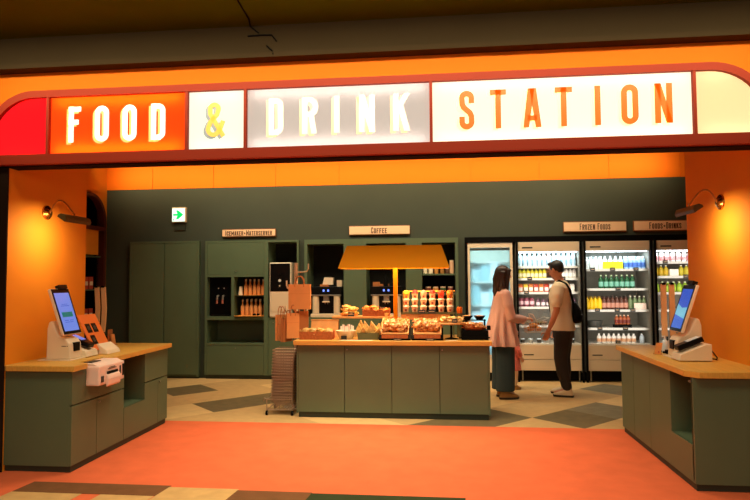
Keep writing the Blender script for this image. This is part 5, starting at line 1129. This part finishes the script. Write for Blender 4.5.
# ---- woman: forward +X, her right side towards the camera
def woman():
    t = thing('person', 'woman with long brown hair in a pink blouse holding a wire basket', 'person', (0, 0, 0))
    b = MB()
    b.rings([(0, 0, .80, .10, .155), (-.01, 0, .90, .112, .162), (0, 0, 1.0, .095, .125), (.012, 0, 1.12, .098, .13), (.022, 0, 1.22, .108, .145), (.005, 0, 1.31, .088, .165), (-.005, 0, 1.37, .065, .12), (-.002, 0, 1.41, .05, .055)])
    b.limb([(-.005, 0, 1.36), (.006, 0, 1.42), (.014, 0, 1.47)], [.055, .047, .048])
    f = head(b, (.022, 0, 1.555), -.0, .93, .05)
    for s_ in (-1, 1):
        b.limb([(0, s_*.085, .86), (.01, s_*.085, .48), (-.015, s_*.085, .09)], [.085, .052, .036])
        b.limb([(-.01, s_*.085, .07), (.10, s_*.09, .04)], [.035, .03])
    # right arm forward and bent, holds the basket; left arm likewise but lower
    b.limb([(.0, -.165, 1.315), (.015, -.195, 1.17), (.05, -.20, 1.03)], [.046, .040, .035])
    b.limb([(.05, -.20, 1.03), (.15, -.17, 1.01), (.245, -.14, 1.0)], [.034, .029, .022])
    hand(b, (.250, -.138, 1.0), (1, .12, -.02), (0, .1, -1), (0, .3, 1), 1.1, .88)
    b.limb([(.0, .165, 1.315), (.01, .205, 1.17), (.04, .20, 1.04)], [.046, .040, .035])
    b.limb([(.04, .20, 1.04), (.12, .15, .99), (.19, .09, .96)], [.034, .029, .022])
    hand(b, (.195, .088, .958), (1, -.3, -.1), (0, -.5, -1), (0, -.2, 1), .7, .88)
    obj('body', remesh(b, .0055), 'skinf', t, True)
    face_bits(t, f, None)
    # hair: cap over the skull and long fall down the back
    h = MB(); st = len(h.v)
    h.ball((-.018, 0, .025), (.110, .093, .104), 18, 10)
    h.rings([(-.040, 0, -.345, .040, .066), (-.050, 0, -.29, .052, .084), (-.058, 0, -.20, .060, .090), (-.060, 0, -.12, .064, .090), (-.050, 0, -.04, .064, .090), (-.035, 0, .03, .078, .090), (-.03, 0, .06, .06, .07)], 20)
    for s_ in (-1, 1):
        h.limb([(.055, s_*.058, .068), (.050, s_*.078, .02), (.030, s_*.085, -.06), (.028, s_*.085, -.14), (.03, s_*.085, -.24), (.03, s_*.08, -.31)], [.024, .022, .026, .028, .024, .014])
    h.limb([(.078, -.045, .062), (.088, 0, .068), (.078, .045, .062)], [.018, .020, .018])
    rl = random.Random(4)
    for i in range(22):
        a = math.radians(70+220*i/21); rx, ry = .095+rl.uniform(-.01, .012), .095+rl.uniform(-.008, .012); L = rl.uniform(-.36, -.26)
        p0 = Vector((-.03+rx*.8*math.cos(a), ry*.9*math.sin(a), .03)); q = lambda z, k: (-.03+rx*k*math.cos(a)+rl.uniform(-.012, .012), ry*k*math.sin(a)+rl.uniform(-.012, .012), z)
        h.limb([p0, q(-.06, .95), q(-.15, 1.02), q(-.24, .98), q(L, .85)], [.014, .016, .015, .012, .006], 8)
    h.xf(f, st)
    obj('hair', remesh(h, .006), 'hairb', t, True)
    # blouse: loose, flaring to the hips, with sleeves
    c = MB()
    rr = [(-.02, 0, .66, .205, .245), (-.025, 0, .72, .20, .24), (-.02, 0, .85, .178, .218), (-.012, 0, 1.0, .150, .190), (.0, 0, 1.15, .130, .172), (.008, 0, 1.25, .120, .172), (-.002, 0, 1.315, .098, .175), (-.006, 0, 1.36, .072, .125), (-.004, 0, 1.395, .054, .062)]
    vs = []; n = 48
    for (cx, cy, z, rx, ry) in rr:
        amp = .032*max(0, min(1, (1.2-z)/.5))
        for k in range(n):
            a = 2*PI*k/n; q = 1+amp/.2*math.sin(a*11+z*3)*1.0+amp/.35*math.sin(a*5+1)
            vs.append((cx+rx*q*math.cos(a), cy+ry*q*math.sin(a), z))
    m_ = len(rr); c.add(vs, [(i*n+k, i*n+(k+1) % n, (i+1)*n+(k+1) % n, (i+1)*n+k) for i in range(m_-1) for k in range(n)]+[tuple(range(n))[::-1], tuple(range((m_-1)*n, m_*n))])
    for s_ in (-1, 1):
        if s_ < 0: c.limb([(.0, -.155, 1.31), (.012, -.198, 1.17), (.045, -.205, 1.02), (.14, -.178, 1.0), (.225, -.147, .997)], [.060, .062, .064, .058, .044])
        else: c.limb([(.0, .155, 1.31), (.01, .205, 1.17), (.04, .20, 1.03), (.12, .15, .99), (.17, .105, .97)], [.060, .062, .064, .058, .040])
    obj('blouse', remesh(c, .009, smooth=2), 'pink', t, True)
    # wide trousers
    p = MB()
    p.rings([(0, 0, .70, .135, .17), (0, 0, .85, .125, .165), (0, 0, .95, .11, .15)])
    for s_ in (-1, 1):
        p.rings([(-.01, s_*.088, .10, .118, .085), (-.008, s_*.088, .13, .12, .087), (0, s_*.088, .4, .118, .088), (0, s_*.082, .65, .122, .088), (0, s_*.075, .82, .118, .085)])
    obj('trousers', remesh(p, .009), 'teal', t, True)
    shoe(-.02, -.09, .0, 'shoeb', t, .25); shoe(.0, .09, .1, 'shoeb', t, .25)
    place(t, (.80, 7.80, 0), .22)
    return t
woman()
# basket in her hands
wb2 = thing('shopping_basket', 'wire basket of bread held by the woman in the pink blouse', 'basket', (0, 0, 0))
mb = MB()
def rect(hx, hy, z, r): mb.tube([(-hx, -hy, z), (hx, -hy, z), (hx, hy, z), (-hx, hy, z), (-hx, -hy, z)], r, 6)
rect(.135, .10, .13, .005); rect(.128, .094, .09, .003); rect(.12, .088, .045, .003); rect(.11, .08, 0, .004)
for i in range(9):
    u = -1+2*i/8
    for s_ in (-1, 1): mb.tube([(u*.135, s_*.10, .13), (u*.11, s_*.08, 0)], .0022, 5); mb.tube([(s_*.135, u*.10, .13), (s_*.11, u*.08, 0)], .0022, 5)
    mb.tube([(u*.11, -.08, 0), (u*.11, .08, 0)], .0022, 5)
obj('wire_body', mb, 'shelfw', wb2)
obj('handle', MB().tube([(-.0, -.10, .13), (-.03, -.10, .19), (-.045, -.09, .225), (-.045, .09, .225), (-.03, .10, .19), (0, .10, .13)], .005, 8), 'metalw', wb2, True)
obj('handle', MB().tube([(.03, -.10, .13), (.13, -.10, .17), (.16, -.09, .18), (.16, .09, .18), (.13, .10, .17), (.03, .10, .13)], .005, 8), 'shelfw', wb2, True)
wb2.location = (1.185, 7.735, .835); wb2.rotation_euler = (0, .0, .15)
bl = lump(70, 'bread', 'bread_loaf', 'x', (.055, .04, .028))
for i, (dx, dy, dz, rz) in enumerate(((-.055, -.02, .012, .3), (.045, -.02, .012, 1.1), (0, .03, .05, .5), (-.02, -.03, .055, 2.0))):
    loc = (1.185+dx, 7.735+dy, .835+dz); lb = 'golden bread loaf in the basket the woman holds'
    if i == 0: bl.location = loc; bl.rotation_euler = (0, 0, rz); tag(bl, lb, 'bread', 'loaves in the held basket')
    else: copy_tree(bl, loc, rz=rz, label=lb, group='loaves in the held basket')
# ---- man: forward +X, his left side towards the camera after turning
def man():
    t = thing('person', 'man in a cream T-shirt and dark trousers with a black sling bag', 'person', (0, 0, 0))
    b = MB()
    b.rings([(-.03, 0, .82, .115, .165), (-.02, 0, .93, .115, .165), (-.01, 0, 1.03, .108, .150), (.0, 0, 1.15, .115, .16), (.008, 0, 1.28, .122, .18), (-.005, 0, 1.38, .105, .20), (-.012, 0, 1.44, .075, .14), (-.005, 0, 1.475, .058, .065)])
    b.limb([(-.01, 0, 1.43), (.015, 0, 1.49), (.03, 0, 1.53)], [.064, .057, .058])
    f = head(b, (.045, 0, 1.615), -.42, .98, .30)
    for s_ in (-1, 1):
        b.limb([(-.03, s_*.09, .88), (-.0, s_*.095, .48), (-.06+(-.02 if s_ > 0 else .03), s_*.09, .09)], [.095, .058, .040])
        b.limb([(-.05, s_*.09, .07), (.06, s_*.1, .04)], [.038, .032])
    b.limb([(-.005, .205, 1.385), (.0, .245, 1.25), (.01, .262, 1.10)], [.058, .048, .040])
    b.limb([(.01, .262, 1.10), (.06, .255, .97), (.115, .23, .85)], [.041, .036, .026])
    hand(b, (.118, .229, .845), (.35, -.05, -1), (.3, -1, 0), (1, 0, .2), .5, 1.0)
    b.limb([(-.005, -.205, 1.385), (.0, -.245, 1.25), (.02, -.25, 1.10)], [.058, .048, .040])
    b.limb([(.02, -.25, 1.10), (.05, -.245, .97), (.09, -.225, .85)], [.041, .036, .026])
    hand(b, (.092, -.224, .845), (.3, .05, -1), (.3, 1, 0), (1, 0, .2), .5, 1.0)
    obj('body', remesh(b, .0055), 'skin', t, True)
    face_bits(t, f, None)
    h = MB(); st = len(h.v)
    h.ball((-.018, 0, .034), (.100, .088, .094), 18, 10)
    h.limb([(.05, -.04, .095), (.062, 0, .10), (.05, .04, .095)], [.025, .028, .025])
    h.rings([(-.062, 0, -.055, .030, .05), (-.058, 0, -.02, .042, .068), (-.05, 0, .03, .055, .08)], 18)
    h.xf(f, st); obj('hair', remesh(h, .006), 'hairk', t, True)
    c = MB()
    c.rings([(-.03, 0, .835, .152, .195), (-.025, 0, .90, .150, .192), (-.015, 0, 1.03, .138, .180), (-.002, 0, 1.15, .138, .180), (.004, 0, 1.28, .142, .195), (-.006, 0, 1.375, .126, .212), (-.012, 0, 1.43, .098, .165), (-.006, 0, 1.475, .064, .074)], 28)
    for s_ in (-1, 1): c.limb([(-.005, s_*.19, 1.38), (.0, s_*.235, 1.28), (.006, s_*.252, 1.19)], [.082, .076, .070])
    obj('shirt', remesh(c, .009, smooth=2), 'tee', t, True)
    p = MB(); p.rings([(-.03, 0, .74, .135, .175), (-.03, 0, .86, .138, .178), (-.025, 0, .93, .120, .165)])
    for s_ in (-1, 1):
        p.limb([(-.035, s_*.085, .82), (-.02, s_*.092, .66), (-.005, s_*.096, .48), (-.025, s_*.094, .30), (-.055+(-.02 if s_ > 0 else .03), s_*.09, .125)], [.115, .102, .088, .078, .062])
    obj('trousers', remesh(p, .009), 'trous', t, True)
    shoe(-.085, .095, .05, 'shoec', t, .25); shoe(-.02, -.095, -.05, 'shoec', t, .25)
    place(t, (1.565, 8.02, 0), math.radians(160))
man()
def sling():
    t = thing('sling_bag', "black crossbody sling bag worn on the man's back", 'bag', (0, 0, 0))
    b = MB().rings([(-.20, .0, .93, .045, .07), (-.21, .0, .96, .062, .105), (-.21, .0, 1.02, .068, .115), (-.20, .0, 1.10, .055, .095), (-.175, .02, 1.18, .03, .05), (-.165, .03, 1.21, .015, .025)], 20)
    obj('pouch', remesh(b, .008), 'black', t, True)
    P = [(-.165, .03, 1.19), (-.150, .07, 1.27), (-.135, .10, 1.36), (-.09, .115, 1.435), (-.01, .105, 1.470), (.06, .07, 1.425), (.125, .02, 1.34), (.155, -.05, 1.20), (.145, -.13, 1.06), (.06, -.205, .98), (-.08, -.20, .965), (-.19, -.08, .96)]
    obj('strap', MB().tube(P, [(.018, .004)]*len(P), 8), 'black', t, True)
    obj('zip', MB().tube([(-.262, -.08, 1.04), (-.278, 0, 1.045), (-.262, .08, 1.04)], .004, 6), 'greyb', t, True)
    place(t, (1.565, 8.02, 0), math.radians(160))
sling()
# ---- child half hidden behind the woman
def child():
    t = thing('person', 'small child in a coral top standing behind the woman', 'person', (0, 0, 0))
    b = MB(); b.rings([(0, 0, .38, .075, .09), (0, 0, .46, .07, .085), (0, 0, .56, .07, .09), (0, 0, .63, .05, .08), (0, 0, .66, .032, .035)])
    b.limb([(0, 0, .64), (0, 0, .68)], [.032, .03]); f = head(b, (.01, 0, .765), 0, .80)
    for s_ in (-1, 1):
        b.limb([(0, s_*.045, .42), (.005, s_*.047, .22), (0, s_*.047, .06)], [.052, .038, .028]); b.limb([(0, s_*.047, .045), (.06, s_*.05, .03)], [.027, .024])
        b.limb([(0, s_*.09, .61), (.02, s_*.115, .52), (.06, s_*.115, .44)], [.03, .026, .02])
        hand(b, (.062, s_*.115, .437), (.5, 0, -1), (0, -s_, 0), (1, 0, 0), .5, .55)
    obj('body', remesh(b, .0045), 'skinf', t, True); face_bits(t, f, None)
    h = MB(); st = len(h.v); h.ball((-.014, 0, .03), (.102, .088, .1), 16, 10); h.rings([(-.05, 0, -.10, .045, .075), (-.045, 0, -.04, .06, .086), (-.03, 0, .03, .075, .088)], 18); h.xf(f, st)
    obj('hair', remesh(h, .006), 'hairk', t, True)
    c = MB(); c.rings([(0, 0, .26, .115, .13), (0, 0, .34, .108, .122), (0, 0, .45, .09, .105), (0, 0, .56, .082, .10), (0, 0, .63, .06, .088), (0, 0, .665, .04, .044)], 24)
    for s_ in (-1, 1): c.limb([(0, s_*.085, .61), (.02, s_*.115, .53), (.045, s_*.116, .47)], [.038, .036, .034])
    obj('dress', remesh(c, .007), 'coral', t, True)
    p = MB()
    for s_ in (-1, 1): p.limb([(0, s_*.045, .30), (.005, s_*.047, .20), (0, s_*.047, .075)], [.052, .045, .036])
    p.rings([(0, 0, .28, .07, .09), (0, 0, .36, .075, .092)])
    obj('tights', remesh(p, .006), 'tights', t, True)
    for s_ in (-1, 1):
        u = MB().rings([(.03, s_*.047, 0, .068, .032, .8), (.03, s_*.047, .02, .070, .034, .8), (.02, s_*.047, .04, .055, .03), (.0, s_*.047, .065, .032, .03)], 18)
        obj('shoe', u, 'shoeb', t, True)
    place(t, (.985, 8.42, 0), .5)
child()
for o in bpy.data.objects:
    if 'used' in o.keys(): del o['used']
